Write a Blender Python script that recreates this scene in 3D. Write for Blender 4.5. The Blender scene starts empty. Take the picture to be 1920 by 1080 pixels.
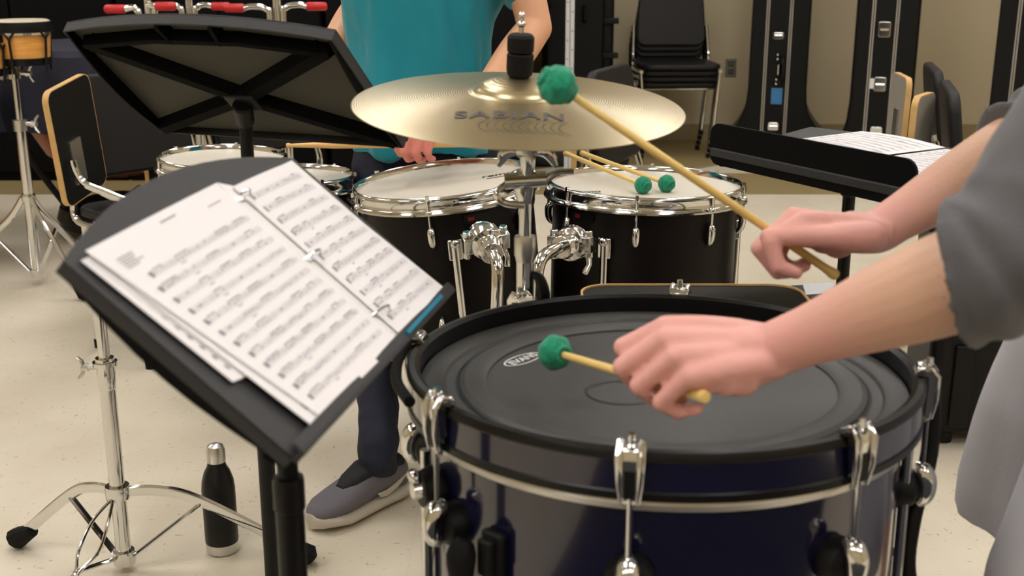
import bpy, bmesh, math, random
from math import sin, cos, pi, radians, tan, atan2, sqrt
from mathutils import Vector, Matrix, noise
random.seed(7)
sc = bpy.context.scene
C = sc.collection
R = radians
# ------------------------------------------------------------------ camera
F, TH, CH = 2250.0, R(16.0), 1.25
cam_d = bpy.data.cameras.new('camera'); cam = bpy.data.objects.new('camera', cam_d); C.objects.link(cam)
cam.location = (0, 0, CH); cam.rotation_euler = (R(90) - TH, 0, 0)
cam_d.sensor_width = 36; cam_d.lens = F / 1920 * 36; cam_d.clip_start = .05; cam_d.clip_end = 60
cam_d.dof.use_dof = True; cam_d.dof.focus_distance = 2.55; cam_d.dof.aperture_fstop = 6.3
sc.camera = cam
# ------------------------------------------------------------------ world, exposure
w = bpy.data.worlds.new('world'); sc.world = w; w.use_nodes = True
w.node_tree.nodes['Background'].inputs[0].default_value = (.9, .92, 1, 1)
w.node_tree.nodes['Background'].inputs[1].default_value = .3
sc.view_settings.view_transform = 'Standard'; sc.view_settings.look = 'None'
sc.view_settings.exposure = 0.0; sc.view_settings.gamma = 1; sc.view_settings.use_curve_mapping = False
LIGHT_POWER = 10.5          # emission strength of the ceiling panels

def ray(px, py):
    a, b = (px - 960) / F, (540 - py) / F
    return Vector((a, cos(TH) + b * sin(TH), -sin(TH) + b * cos(TH)))
def P(px, py, Y):          # point at distance Y in front of the camera seen at a pixel
    d = ray(px, py); return Vector((0, 0, CH)) + d * (Y / d.y)
def G(px, py, z=0):        # point at height z
    d = ray(px, py); return Vector((0, 0, CH)) + d * ((z - CH) / d.z)

# ------------------------------------------------------------------ materials
def srgb(r, g, b):
    f = lambda c: (c / 255 / 12.92) if c / 255 <= .04045 else ((c / 255 + .055) / 1.055) ** 2.4
    return (f(r), f(g), f(b), 1)
def mat(name, col, rough=.5, metal=0., coat=0., bump=0., bscale=60., var=0., vscale=8., sss=0., spec=.5, stretch=None, sheen=0., aniso=0.):
    m = bpy.data.materials.new(name); m.use_nodes = True
    nt = m.node_tree; b = nt.nodes['Principled BSDF']; L = nt.links
    b.inputs['Base Color'].default_value = col; b.inputs['Roughness'].default_value = rough
    b.inputs['Metallic'].default_value = metal; b.inputs['Coat Weight'].default_value = coat
    b.inputs['Coat Roughness'].default_value = .06; b.inputs['Specular IOR Level'].default_value = spec
    if sheen: b.inputs['Sheen Weight'].default_value = sheen
    if sss:
        b.inputs['Subsurface Weight'].default_value = sss; b.inputs['Subsurface Radius'].default_value = (1, .35, .2); b.inputs['Subsurface Scale'].default_value = .006
    tc = nt.nodes.new('ShaderNodeTexCoord'); src = tc.outputs['Object']
    if stretch:
        mp = nt.nodes.new('ShaderNodeMapping'); mp.inputs['Scale'].default_value = stretch; L.new(src, mp.inputs[0]); src = mp.outputs[0]
    if bump:
        n = nt.nodes.new('ShaderNodeTexNoise'); n.inputs['Scale'].default_value = bscale; n.inputs['Detail'].default_value = 3; L.new(src, n.inputs['Vector'])
        bp = nt.nodes.new('ShaderNodeBump'); bp.inputs['Strength'].default_value = bump; bp.inputs['Distance'].default_value = .002
        L.new(n.outputs[0], bp.inputs['Height']); L.new(bp.outputs[0], b.inputs['Normal'])
    if var:
        n = nt.nodes.new('ShaderNodeTexNoise'); n.inputs['Scale'].default_value = vscale; n.inputs['Detail'].default_value = 4; L.new(src, n.inputs['Vector'])
        r = nt.nodes.new('ShaderNodeValToRGB'); r.color_ramp.elements[0].position = .3; r.color_ramp.elements[1].position = .7
        r.color_ramp.elements[0].color = tuple(max(0, c * (1 - var)) for c in col[:3]) + (1,)
        r.color_ramp.elements[1].color = tuple(min(1, c * (1 + var)) for c in col[:3]) + (1,)
        L.new(n.outputs[0], r.inputs[0]); L.new(r.outputs[0], b.inputs['Base Color'])
    return m
M = dict(
 chrome=mat('chrome', (.70, .70, .69, 1), .10, 1.), steel=mat('steel', (.62, .61, .58, 1), .3, 1.),
 blackmetal=mat('black_metal', srgb(13, 13, 14), .42, spec=.25), black=mat('black', srgb(12, 12, 13), .5, spec=.25),
 desk=mat('desk_black', srgb(50, 50, 52), .55, bump=.3, bscale=500, spec=.35), rubber=mat('rubber', srgb(16, 16, 16), .7, spec=.2),
 lip=mat('lip_black', srgb(14, 14, 14), .55, spec=.06),
 deskback=mat('desk_back', srgb(70, 69, 62), .65, spec=.2, bump=.3, bscale=400), deskrib=mat('desk_rib', srgb(5, 5, 5), .7, spec=.06),
 paper=mat('paper', srgb(230, 227, 229), .75, spec=.25), ink=mat('ink', srgb(150, 148, 154), .8), inkd=mat('ink_dark', srgb(92, 90, 96), .8),
 binder=mat('binder_white', srgb(225, 222, 220), .4), teal=mat('teal_plastic', srgb(0, 120, 150), .4),
 shellblk=mat('shell_black', srgb(17, 12, 12), .38, spec=.18, coat=.0, var=.15, vscale=3), head=mat('drum_head', srgb(205, 198, 184), .5, var=.04, vscale=4),
 navy=mat('navy_gloss', srgb(15, 14, 42), .16, coat=.8, var=.2, vscale=3), bhead=mat('black_head', srgb(66, 66, 66), .5, bump=.12, bscale=700, var=.08, vscale=5, spec=.5),
 hoopblk=mat('hoop_black', srgb(10, 10, 11), .35, spec=.3), muff=mat('muffle_ring', srgb(50, 50, 51), .42),
 white=mat('white_print', srgb(225, 225, 225), .6), printg=mat('grey_print', srgb(74, 70, 64), .6),
 green=mat('green_yarn', srgb(8, 132, 98), .9, bump=1., bscale=260, var=.35, vscale=90, sheen=.2), birch=mat('birch', srgb(226, 194, 118), .5, var=.08, vscale=6, stretch=(30, 30, 2)),
 stick=mat('hickory', srgb(222, 178, 112), .5, var=.08, vscale=6),
 pad=mat('chair_vinyl', srgb(24, 23, 24), .5, spec=.3, bump=.3, bscale=300), lam=mat('laminate_black', srgb(20, 20, 19), .5, spec=.2), lamg=mat('laminate_grey', srgb(150, 143, 132), .6),
 plyedge=mat('plywood_edge', srgb(205, 165, 105), .6, var=.1, vscale=30), case=mat('case_black', srgb(11, 11, 12), .4, spec=.22, bump=.3, bscale=350),
 trim=mat('case_trim', srgb(178, 174, 165), .4, .5), blue=mat('blue_tag', srgb(60, 125, 178), .6), red=mat('red_grip', srgb(196, 34, 38), .45),
 wood=mat('bongo_wood', srgb(226, 160, 78), .4, coat=.3, var=.15, vscale=10, stretch=(1, 1, 8)), skinhead=mat('rawhide', srgb(205, 195, 170), .5, var=.1, vscale=12),
 copper=mat('copper', srgb(170, 92, 52), .4, .6), cloth=mat('navy_cover', srgb(32, 33, 48), .85, bump=.4, bscale=80), curtain=mat('cabinet_black', srgb(8, 8, 9), .7, spec=.12),
 wall=mat('wall_paint', srgb(198, 184, 154), .85, bump=.15, bscale=150), ceil=mat('ceiling_tile', srgb(225, 222, 214), .9), basebd=mat('baseboard', srgb(150, 135, 96), .6),
 tshirt=mat('teal_cotton', srgb(8, 134, 152), .85, bump=.3, bscale=350, sheen=.2), jean=mat('denim', srgb(28, 32, 50), .85, bump=.5, bscale=500, var=.2, vscale=14),
 gshirt=mat('grey_cotton', srgb(88, 87, 90), .9, bump=.4, bscale=500, sheen=.2), shorts=mat('light_grey_jersey', srgb(206, 204, 210), .85, bump=.3, bscale=400),
 shoe=mat('shoe_mesh', srgb(112, 108, 116), .8, bump=.6, bscale=700), shoed=mat('shoe_dark', srgb(28, 28, 34), .8), sole=mat('sole', srgb(200, 192, 176), .6),
 hair=mat('hair', srgb(62, 42, 28), .6, bump=.8, bscale=120, stretch=(6, 6, 1)), eye=mat('eye', srgb(235, 232, 226), .2), iris=mat('iris', srgb(60, 44, 30), .2), lips=mat('lips', srgb(178, 98, 88), .5),
 bottle=mat('bottle_black', srgb(14, 14, 16), .38, spec=.3), ivory=mat('outlet_plate', srgb(150, 145, 132), .35, .6), post=mat('white_post', srgb(200, 200, 200), .5), slot=mat('slot_dark', srgb(60, 58, 56), .7),
 refldark=mat('reflection_dark', srgb(38, 38, 42), .95, bump=.5, bscale=200),  # for the unseen slab that darkens the drum shell's reflection
 redbadge=mat('badge_red', srgb(120, 20, 24), .4), label=mat('bag_label', srgb(190, 192, 196), .6), bag=mat('bag_nylon', srgb(44, 45, 47), .75, bump=.5, bscale=300),
)
# skin: warmer and pinker towards the hands
def skin(name, base, pink, hands, rad):
    m = mat(name, base, .5, sss=.06, bump=.25, bscale=160)
    nt = m.node_tree; b = nt.nodes['Principled BSDF']; L = nt.links
    geo = nt.nodes.new('ShaderNodeTexCoord'); fac = None
    for hp in hands:
        d = nt.nodes.new('ShaderNodeVectorMath'); d.operation = 'DISTANCE'; d.inputs[1].default_value = hp; L.new(geo.outputs['Object'], d.inputs[0])
        mr = nt.nodes.new('ShaderNodeMapRange'); mr.inputs[1].default_value = rad; mr.inputs[2].default_value = rad * 2.6; mr.inputs[3].default_value = 1; mr.inputs[4].default_value = 0
        L.new(d.outputs['Value'], mr.inputs[0])
        if fac is None: fac = mr.outputs[0]
        else:
            mx = nt.nodes.new('ShaderNodeMath'); mx.operation = 'MAXIMUM'; L.new(fac, mx.inputs[0]); L.new(mr.outputs[0], mx.inputs[1]); fac = mx.outputs[0]
    n = nt.nodes.new('ShaderNodeTexNoise'); n.inputs['Scale'].default_value = 28; L.new(geo.outputs['Object'], n.inputs['Vector'])
    mm = nt.nodes.new('ShaderNodeMath'); mm.operation = 'MULTIPLY_ADD'; mm.inputs[1].default_value = .35; mm.inputs[2].default_value = -.17
    L.new(n.outputs[0], mm.inputs[0]); ad = nt.nodes.new('ShaderNodeMath'); ad.use_clamp = True; L.new(fac, ad.inputs[0]); L.new(mm.outputs[0], ad.inputs[1])
    mix = nt.nodes.new('ShaderNodeMix'); mix.data_type = 'RGBA'; mix.inputs[6].default_value = base; mix.inputs[7].default_value = pink
    L.new(ad.outputs[0], mix.inputs[0]); L.new(mix.outputs[2], b.inputs['Base Color'])
    return m
def emis(name, col, s):
    m = bpy.data.materials.new(name); m.use_nodes = True; b = m.node_tree.nodes['Principled BSDF']
    b.inputs['Base Color'].default_value = (.8, .8, .8, 1); b.inputs['Emission Color'].default_value = col; b.inputs['Emission Strength'].default_value = s; return m
M['panel'] = emis('light_diffuser', (1, .975, .955, 1), LIGHT_POWER)

def cymbal_mat():
    m = mat('bronze_cymbal', srgb(214, 190, 138), .3, .9); nt = m.node_tree; L = nt.links; b = nt.nodes['Principled BSDF']
    tc = nt.nodes.new('ShaderNodeTexCoord'); ln = nt.nodes.new('ShaderNodeVectorMath'); ln.operation = 'LENGTH'; L.new(tc.outputs['Object'], ln.inputs[0])
    s = nt.nodes.new('ShaderNodeMath'); s.operation = 'MULTIPLY'; s.inputs[1].default_value = 1900; L.new(ln.outputs['Value'], s.inputs[0])
    si = nt.nodes.new('ShaderNodeMath'); si.operation = 'SINE'; L.new(s.outputs[0], si.inputs[0])
    bp = nt.nodes.new('ShaderNodeBump'); bp.inputs['Strength'].default_value = .12; bp.inputs['Distance'].default_value = .0006; L.new(si.outputs[0], bp.inputs['Height']); L.new(bp.outputs[0], b.inputs['Normal'])
    n = nt.nodes.new('ShaderNodeTexNoise'); n.inputs['Scale'].default_value = 7; L.new(tc.outputs['Object'], n.inputs['Vector'])
    r = nt.nodes.new('ShaderNodeValToRGB'); r.color_ramp.elements[0].color = srgb(172, 155, 116); r.color_ramp.elements[1].color = srgb(190, 176, 142)
    L.new(n.outputs[0], r.inputs[0]); L.new(r.outputs[0], b.inputs['Base Color'])
    return m
M['cymbal'] = cymbal_mat()

def floor_mat():
    m = mat('vinyl_floor', srgb(206, 195, 170), .42, spec=.4); nt = m.node_tree; L = nt.links; b = nt.nodes['Principled BSDF']
    N = nt.nodes.new; tc = N('ShaderNodeTexCoord')
    def math(op, a, bb=None):
        x = N('ShaderNodeMath'); x.operation = op
        for i, v in enumerate((a, bb)):
            if v is None: continue
            if isinstance(v, (int, float)): x.inputs[i].default_value = v
            else: L.new(v, x.inputs[i])
        return x.outputs[0]
    sp = N('ShaderNodeSeparateXYZ'); L.new(tc.outputs['Object'], sp.inputs[0]); X, Y = sp.outputs[0], sp.outputs[1]
    # dark streaky flecks
    def flecks(scale, st, rot, lo):
        mp = N('ShaderNodeMapping'); mp.inputs['Scale'].default_value = st; mp.inputs['Rotation'].default_value = (0, 0, rot); L.new(tc.outputs['Object'], mp.inputs[0])
        n = N('ShaderNodeTexNoise'); n.inputs['Scale'].default_value = scale; n.inputs['Detail'].default_value = 1; L.new(mp.outputs[0], n.inputs['Vector'])
        r = N('ShaderNodeMapRange'); r.inputs[1].default_value = lo; r.inputs[2].default_value = lo + .05; L.new(n.outputs[0], r.inputs[0]); return r.outputs[0]
    fl = math('MAXIMUM', flecks(36, (1, 2.8, 1), .5, .70), flecks(42, (2.6, 1, 1), -.4, .70))
    cloud = N('ShaderNodeTexNoise'); cloud.inputs['Scale'].default_value = 3.2; cloud.inputs['Detail'].default_value = 5; L.new(tc.outputs['Object'], cloud.inputs['Vector'])
    cr = N('ShaderNodeValToRGB'); cr.color_ramp.elements[0].position = .3; cr.color_ramp.elements[1].position = .72
    cr.color_ramp.elements[0].color = srgb(211, 200, 178); cr.color_ramp.elements[1].color = srgb(223, 214, 195); L.new(cloud.outputs[0], cr.inputs[0])
    # tan border band near the back wall with pale triangles along it
    tri = math('PINGPONG', math('ADD', X, 10.18), .46)
    edge = math('ADD', 6.66, math('MULTIPLY', tri, .9))
    inb = math('GREATER_THAN', Y, 6.12)
    pale = math('MULTIPLY', math('GREATER_THAN', Y, 6.72), math('LESS_THAN', Y, edge))
    band = math('MULTIPLY', inb, math('SUBTRACT', 1.0, pale))
    mx = N('ShaderNodeMix'); mx.data_type = 'RGBA'; L.new(band, mx.inputs[0]); L.new(cr.outputs[0], mx.inputs[6]); mx.inputs[7].default_value = srgb(152, 134, 92)
    mx2 = N('ShaderNodeMix'); mx2.data_type = 'RGBA'; L.new(math('MULTIPLY', fl, .45), mx2.inputs[0]); L.new(mx.outputs[2], mx2.inputs[6]); mx2.inputs[7].default_value = srgb(128, 108, 78)
    # thin tile joints
    def joint(v):
        return math('LESS_THAN', math('PINGPONG', math('ADD', v, 9.97), .1524), .0011)
    j = math('MULTIPLY', math('MAXIMUM', joint(X), joint(Y)), .10)
    mx3 = N('ShaderNodeMix'); mx3.data_type = 'RGBA'; L.new(j, mx3.inputs[0]); L.new(mx2.outputs[2], mx3.inputs[6]); mx3.inputs[7].default_value = srgb(160, 146, 116)
    L.new(mx3.outputs[2], b.inputs['Base Color'])
    return m
M['floor'] = floor_mat()

# ------------------------------------------------------------------ mesh helpers
def spline(pts, n=6):
    pts = [Vector(p) for p in pts]; out = []
    for i in range(len(pts) - 1):
        p0 = pts[max(i - 1, 0)]; p1 = pts[i]; p2 = pts[i + 1]; p3 = pts[min(i + 2, len(pts) - 1)]
        for k in range(n):
            t = k / n
            out.append(.5 * ((2 * p1) + (p2 - p0) * t + (2 * p0 - 5 * p1 + 4 * p2 - p3) * t * t + (3 * p1 - p0 - 3 * p2 + p3) * t ** 3))
    out.append(pts[-1]); return out
def spl1(v, n=6):
    return [p[0] for p in spline([(a, 0, 0) for a in v], n)]
def frame(o, x=None, y=None, z=None):
    """orthonormal matrix; give two axes, the first one given in order z,x,y is exact"""
    if z is not None:
        z = Vector(z).normalized()
        if x is not None: y = z.cross(Vector(x)).normalized(); x = y.cross(z)
        else: x = Vector(y).cross(z).normalized(); y = z.cross(x)
    else:
        x = Vector(x).normalized(); z = x.cross(Vector(y)).normalized(); y = z.cross(x)
    m = Matrix((x, y, z)).transposed().to_4x4(); m.translation = Vector(o); return m
def T(x, y, z): return Matrix.Translation((x, y, z))
def RZ(a): return Matrix.Rotation(a, 4, 'Z')
def RX(a): return Matrix.Rotation(a, 4, 'X')
def RY(a): return Matrix.Rotation(a, 4, 'Y')
def world(o):
    m = o.matrix_basis.copy()
    while o.parent: o = o.parent; m = o.matrix_basis @ m
    return m
class MB:
    def __init__(s): s.v = []; s.f = []; s.mi = []; s.cur = 0
    def add(s, vs, fs, m=None):
        b = len(s.v); s.v += [(m @ Vector(p)) if m else Vector(p) for p in vs]
        s.f += [tuple(b + i for i in f) for f in fs]; s.mi += [s.cur] * len(fs); return s
    def box(s, c, d, m=None):
        x, y, z = (k / 2 for k in d); c = Vector(c)
        vs = [c + Vector((a * x, b * y, e * z)) for a in (-1, 1) for b in (-1, 1) for e in (-1, 1)]
        return s.add(vs, [(0, 1, 3, 2), (4, 6, 7, 5), (0, 4, 5, 1), (2, 3, 7, 6), (0, 2, 6, 4), (1, 5, 7, 3)], m)
    def lathe(s, prof, seg=48, m=None, closed=False):
        vs = []; fs = []; n = len(prof)
        for k in range(seg):
            a = 2 * pi * k / seg
            for r, z in prof: vs.append((r * cos(a), r * sin(a), z))
        for k in range(seg):
            k2 = (k + 1) % seg
            for i in range(n if closed else n - 1):
                j = (i + 1) % n; fs.append((k * n + i, k2 * n + i, k2 * n + j, k * n + j))
        return s.add(vs, fs, m)
    def tube(s, pts, r, seg=12, m=None, ell=None, up=None, caps=True):
        """ell=(a,b): scale along side/up axes, single or list per point"""
        pts = [Vector(p) for p in pts]; n = len(pts); rs = r if isinstance(r, (list, tuple)) else [r] * n
        tg = [(pts[min(i + 1, n - 1)] - pts[max(i - 1, 0)]).normalized() for i in range(n)]
        u = Vector(up) if up else (Vector((0, 0, 1)) if abs(tg[0].z) < .9 else Vector((0, 1, 0)))
        vs = []; fs = []
        for i in range(n):
            side = tg[i].cross(u).normalized(); u2 = side.cross(tg[i]).normalized()
            if not up: u = u2
            e = (1, 1) if ell is None else (ell[i] if isinstance(ell, list) else ell)
            for k in range(seg):
                a = 2 * pi * k / seg; vs.append(pts[i] + side * cos(a) * rs[i] * e[0] + u2 * sin(a) * rs[i] * e[1])
        for i in range(n - 1):
            for k in range(seg): k2 = (k + 1) % seg; fs.append((i * seg + k, i * seg + k2, (i + 1) * seg + k2, (i + 1) * seg + k))
        if caps: fs += [tuple(range(seg))[::-1], tuple((n - 1) * seg + k for k in range(seg))]
        return s.add(vs, fs, m)
    def cyl(s, a, b, r, r2=None, seg=16, m=None): return s.tube([a, b], [r, r if r2 is None else r2], seg, m)
    def prism(s, out, z0, z1, m=None):
        n = len(out); vs = [(x, y, z0) for x, y in out] + [(x, y, z1) for x, y in out]
        return s.add(vs, [tuple(range(n))[::-1], tuple(range(n, 2 * n))] + [(i, (i + 1) % n, n + (i + 1) % n, n + i) for i in range(n)], m)
    def ball(s, c, r, seg=16, rings=10, m=None):
        r = Vector(r) if isinstance(r, (tuple, list)) else Vector((r, r, r)); c = Vector(c); vs = []; fs = []
        for i in range(rings + 1):
            t = pi * i / rings
            for k in range(seg):
                a = 2 * pi * k / seg; vs.append(c + Vector((r.x * sin(t) * cos(a), r.y * sin(t) * sin(a), r.z * cos(t))))
        for i in range(rings):
            for k in range(seg): k2 = (k + 1) % seg; fs.append((i * seg + k, (i + 1) * seg + k, (i + 1) * seg + k2, i * seg + k2))
        return s.add(vs, fs, m)
    def mesh(s, name, mats, sharp=35):
        me = bpy.data.meshes.new(name); me.from_pydata([tuple(v) for v in s.v], [], s.f)
        mats = mats if isinstance(mats, (list, tuple)) else [mats]
        for q in mats: me.materials.append(M[q] if isinstance(q, str) else q)
        me.polygons.foreach_set('material_index', s.mi)
        me.validate(); bm = bmesh.new(); bm.from_mesh(me); bmesh.ops.remove_doubles(bm, verts=bm.verts, dist=1e-6)
        bmesh.ops.dissolve_degenerate(bm, dist=1e-7, edges=bm.edges)
        bmesh.ops.recalc_face_normals(bm, faces=bm.faces); bm.to_mesh(me); bm.free()
        me.shade_smooth(); me.set_sharp_from_angle(angle=R(sharp)); return me
    def build(s, name, mats, parent=None, bevel=0, sharp=35, local=False, label=None):
        me = s.mesh(name, mats, sharp); o = bpy.data.objects.new(name, me); C.objects.link(o)
        if parent: 
            o.parent = parent
            if not local: me.transform(world(parent).inverted())
        if bevel:
            b = o.modifiers.new('bevel', 'BEVEL'); b.width = bevel; b.segments = 3; b.limit_method = 'ANGLE'; b.angle_limit = R(40)
        if label: o['label'] = label
        return o
def fuse(mb, name, mats, parent, voxel, smooth=4, disp=None, label=None):
    """join all overlapping pieces into one continuous surface"""
    me = bpy.data.meshes.new('tmp'); me.from_pydata([tuple(v) for v in mb.v], [], mb.f)
    bm = bmesh.new(); bm.from_mesh(me); bmesh.ops.remove_doubles(bm, verts=bm.verts, dist=1e-6); bmesh.ops.recalc_face_normals(bm, faces=bm.faces); bm.to_mesh(me); bm.free()
    t = bpy.data.objects.new('tmp', me); C.objects.link(t)
    r = t.modifiers.new('r', 'REMESH'); r.mode = 'VOXEL'; r.voxel_size = voxel; r.adaptivity = 0
    q = t.modifiers.new('s', 'SMOOTH'); q.factor = .5; q.iterations = smooth
    dg = bpy.context.evaluated_depsgraph_get(); dg.update()
    nm = bpy.data.meshes.new_from_object(t.evaluated_get(dg)); bpy.data.objects.remove(t); nm.name = name
    nm.materials.clear()
    for k in (mats if isinstance(mats, (list, tuple)) else [mats]): nm.materials.append(M[k] if isinstance(k, str) else k)
    if disp:
        nm.update(); ns = [v.normal.copy() for v in nm.vertices]
        for v, n in zip(nm.vertices, ns): v.co += n * disp(v.co)
    nm.transform(world(parent).inverted()); nm.shade_smooth(); o = bpy.data.objects.new(name, nm); C.objects.link(o); o.parent = parent
    if label: o['label'] = label
    return o
def text_geo(s, size, offset=0., shear=0., spacing=1., sub=0):
    cu = bpy.data.curves.new('t', 'FONT'); cu.body = s; cu.size = size; cu.offset = offset; cu.shear = shear; cu.align_x = 'CENTER'; cu.align_y = 'CENTER'; cu.space_character = spacing
    t = bpy.data.objects.new('t', cu); C.objects.link(t); dg = bpy.context.evaluated_depsgraph_get(); dg.update()
    me = bpy.data.meshes.new_from_object(t.evaluated_get(dg)); bpy.data.objects.remove(t)
    if sub:
        bm = bmesh.new(); bm.from_mesh(me); bmesh.ops.triangulate(bm, faces=bm.faces)
        for _ in range(sub): bmesh.ops.subdivide_edges(bm, edges=[e for e in bm.edges if e.calc_length() > size * .15], cuts=1, use_grid_fill=True)
        bm.to_mesh(me); bm.free()
    vs = [v.co.copy() for v in me.vertices]; fs = [tuple(p.vertices) for p in me.polygons]; bpy.data.meshes.remove(me); return vs, fs
def thing(name, label, cat, loc=(0, 0, 0), rotz=0, group=None, mtx=None):
    o = bpy.data.objects.new(name, None); C.objects.link(o); o.empty_display_size = .05
    if mtx: o.matrix_basis = mtx
    else: o.location = loc; o.rotation_euler = (0, 0, rotz)
    if mtx is None: o.matrix_basis = T(*loc) @ RZ(rotz)
    o['label'] = label; o['category'] = cat
    if group: o['group'] = group
    return o
def struct(name, mb, m, **k):
    o = mb.build(name, m, **k); o['kind'] = 'structure'; return o
def copy_tree(o, parent=None, label=None, mtx=None):
    c = o.copy(); C.objects.link(c); c.parent = parent
    if label: c['label'] = label
    if mtx: c.matrix_basis = mtx
    for ch in [x for x in C.objects if x.parent == o]: copy_tree(ch, c)
    return c
def rrect(w, h, r, n=5, cx=0, cy=0):
    out = []
    for sx, sy, a0 in ((1, 1, 0), (-1, 1, 90), (-1, -1, 180), (1, -1, 270)):
        for k in range(n + 1):
            a = R(a0 + 90 * k / n); out.append((cx + sx * (w / 2 - r) + r * cos(a), cy + sy * (h / 2 - r) + r * sin(a)))
    return out

# ------------------------------------------------------------------ room
WY = 7.93
struct('floor', MB().box((0, 2.4, -.05), (9.2, 11.3, .1)), 'floor')
struct('added_reflection_slab', MB().box((.60, -.75, .004), (3.0, 3.0, .008)), 'refldark')  # unseen dark slab, added so the bass drum shell reflects something dark
struct('ceiling', MB().box((0, 2.4, 3.15), (9.2, 11.3, .1)), 'ceil')
struct('wall_back', MB().box((0, WY + .06, 1.55), (9.2, .12, 3.1)), 'wall')
struct('wall_front', MB().box((0, -3.2, 1.55), (9.2, .12, 3.1)), 'wall')
struct('wall_left', MB().box((-4.54, 2.4, 1.55), (.12, 11.1, 3.1)), 'wall')
struct('wall_right', MB().box((4.54, 2.4, 1.55), (.12, 11.1, 3.1)), 'wall')
struct('baseboard_back', MB().box((0, WY - .006, .052), (8.9, .012, .104)), 'basebd')
for i, x in enumerate((-3.0, -.9, 1.2, 3.3)):
    for j, y in enumerate((-1.6, .8, 3.2, 5.6)):
        t = thing('ceiling_light', 'recessed fluorescent ceiling panel, row %s from the back wall, column %s from the left wall' % (('four', 'three', 'two', 'one')[j], ('one', 'two', 'three', 'four')[i]), 'light', (x, y, 3.1), group='recessed ceiling light panels')
        MB().box((x, y, 3.088), (.56, 1.16, .012)).build('diffuser', 'panel', t)
        m = MB()
        for s in (-1, 1): m.box((x + s * .295, y, 3.09), (.03, 1.22, .02)); m.box((x, y + s * .595, 3.09), (.56, .03, .02))
        m.build('frame', 'ceil', t)

# ------------------------------------------------------------------ tripod helper
def tripod(t, base, z_hub, z_low, feet, r=.009, matl='chrome', foot='rubber', bend=True):
    base = Vector(base)
    for fx, fy in feet:
        f = Vector((fx, fy, .012)); d = (f - base); d.z = 0; L = d.length; d.normalize()
        a = Vector((base.x, base.y, z_hub)) + d * .02
        mid = Vector((base.x, base.y, 0)) + d * L * .45 + Vector((0, 0, z_hub * (.86 if bend else .6)))
        e = Vector((fx, fy, .03))
        side = d.cross(Vector((0, 0, 1)))
        pts = spline([a, Vector((base.x, base.y, 0)) + d * L * .22 + Vector((0, 0, z_hub * (1.0 if bend else .8))), mid, e], 5)
        lg = MB().tube(pts, r, 8, ell=(.6, 1.05), up=(0, 0, 1)).build('leg', matl, t)
        MB().tube([e - d * .035 + Vector((0, 0, .02)), e, e + d * .012 - Vector((0, 0, .008)), e + d * .02 - Vector((0, 0, .018))], [r * 1.2, r * 1.9, r * 2.1, r * 1.2], 10).build('rubber_foot', foot, lg)
        MB().tube([Vector((base.x, base.y, z_low)) + d * .018, mid - Vector((0, 0, .006))], r * .7, 6, ell=(1.2, .5)).build('brace', matl, t)
    MB().lathe([(.016, -.014), (.024, -.014), (.026, 0), (.024, .014), (.016, .014)], 16, T(base.x, base.y, z_hub)).build('hub', matl, t)
    MB().lathe([(.0, -.016), (.022, -.016), (.024, 0), (.022, .014), (0, .014)], 16, T(base.x, base.y, z_low)).build('lower_collar', matl, t)
def wing(p, d, s=1.):
    """wing nut: knob"""
    d = Vector(d).normalized(); p = Vector(p); m = MB(); side = d.cross(Vector((0, 0, 1))); side = side.normalized() if side.length > .1 else Vector((1, 0, 0)); up = side.cross(d)
    m.cyl(p, p + d * .022 * s, .005 * s, seg=8); m.cyl(p + d * .016 * s, p + d * .028 * s, .008 * s, .006 * s, 10)
    for k in (-1, 1): m.tube([p + d * .022 * s, p + d * .027 * s + up * k * .012 * s, p + d * .034 * s + up * k * .02 * s], [.005 * s, .006 * s, .004 * s], 8, ell=(.6, 1))
    return m

# ------------------------------------------------------------------ bass drum
BC = P(1238, 674, 1.425); BR = .318
bass_m = T(*BC) @ RX(R(-1.5))
bd = thing('bass_drum', 'large dark blue gloss bass drum lying flat with black head and black hoop', 'drum', mtx=T(BC.x, BC.y, 0))
def bt(m, *a): return m
rs_ = BR - .022
MB().lathe([(0, -.47), (rs_, -.47), (rs_, -.028)], 96, bass_m).build('shell', 'navy', bd, sharp=30)
m = MB().lathe([(BR - .016, 0), (BR - .010, .004), (BR - .003, .003), (BR, -.003), (BR, -.006), (BR - .002, -.008), (BR - .002, -.040), (BR, -.042), (BR, -.050), (BR - .006, -.052), (BR - .016, -.052)], 96, bass_m, closed=True)
for i in range(len(m.f)):
    m.mi[i] = 1 if i % 11 == 5 else 0
m.build('hoop', ['hoopblk', 'navy'], bd, sharp=30)
MB().lathe([(rs_ - .001, -.054), (rs_ + .009, -.0545), (rs_ + .011, -.059), (rs_ + .009, -.066), (rs_ - .001, -.066)], 96, bass_m, closed=True).build('flesh_hoop', 'steel', bd, label='silver metal ring below the hoop')
hz = -.028
hd = MB().lathe([(0, hz), (.19, hz), (.212, hz), (.218, hz + .0005), (.2185, hz + .003), (.226, hz + .006), (.246, hz + .006), (.252, hz + .003), (.254, hz), (.270, hz), (.273, hz + .004), (.282, hz + .007), (BR - .018, hz + .007), (BR - .014, hz - .003)], 96, bass_m).build('batter_head', 'bhead', bd, sharp=25)
MB().lathe([(.2545, hz + .0006), (.2575, hz + .0006)], 96, bass_m).build('muffling_groove', 'hoopblk', bd)
MB().lathe([(.039, hz + .0008), (.0425, hz + .0012), (.045, hz + .0008)], 48, bass_m @ T(-.052, -.045, 0)).build('centre_print', 'muff', bd)
em = bass_m @ T(-.172, .085, hz + .001) @ RZ(R(52))
mm = MB(); n = 40
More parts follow.
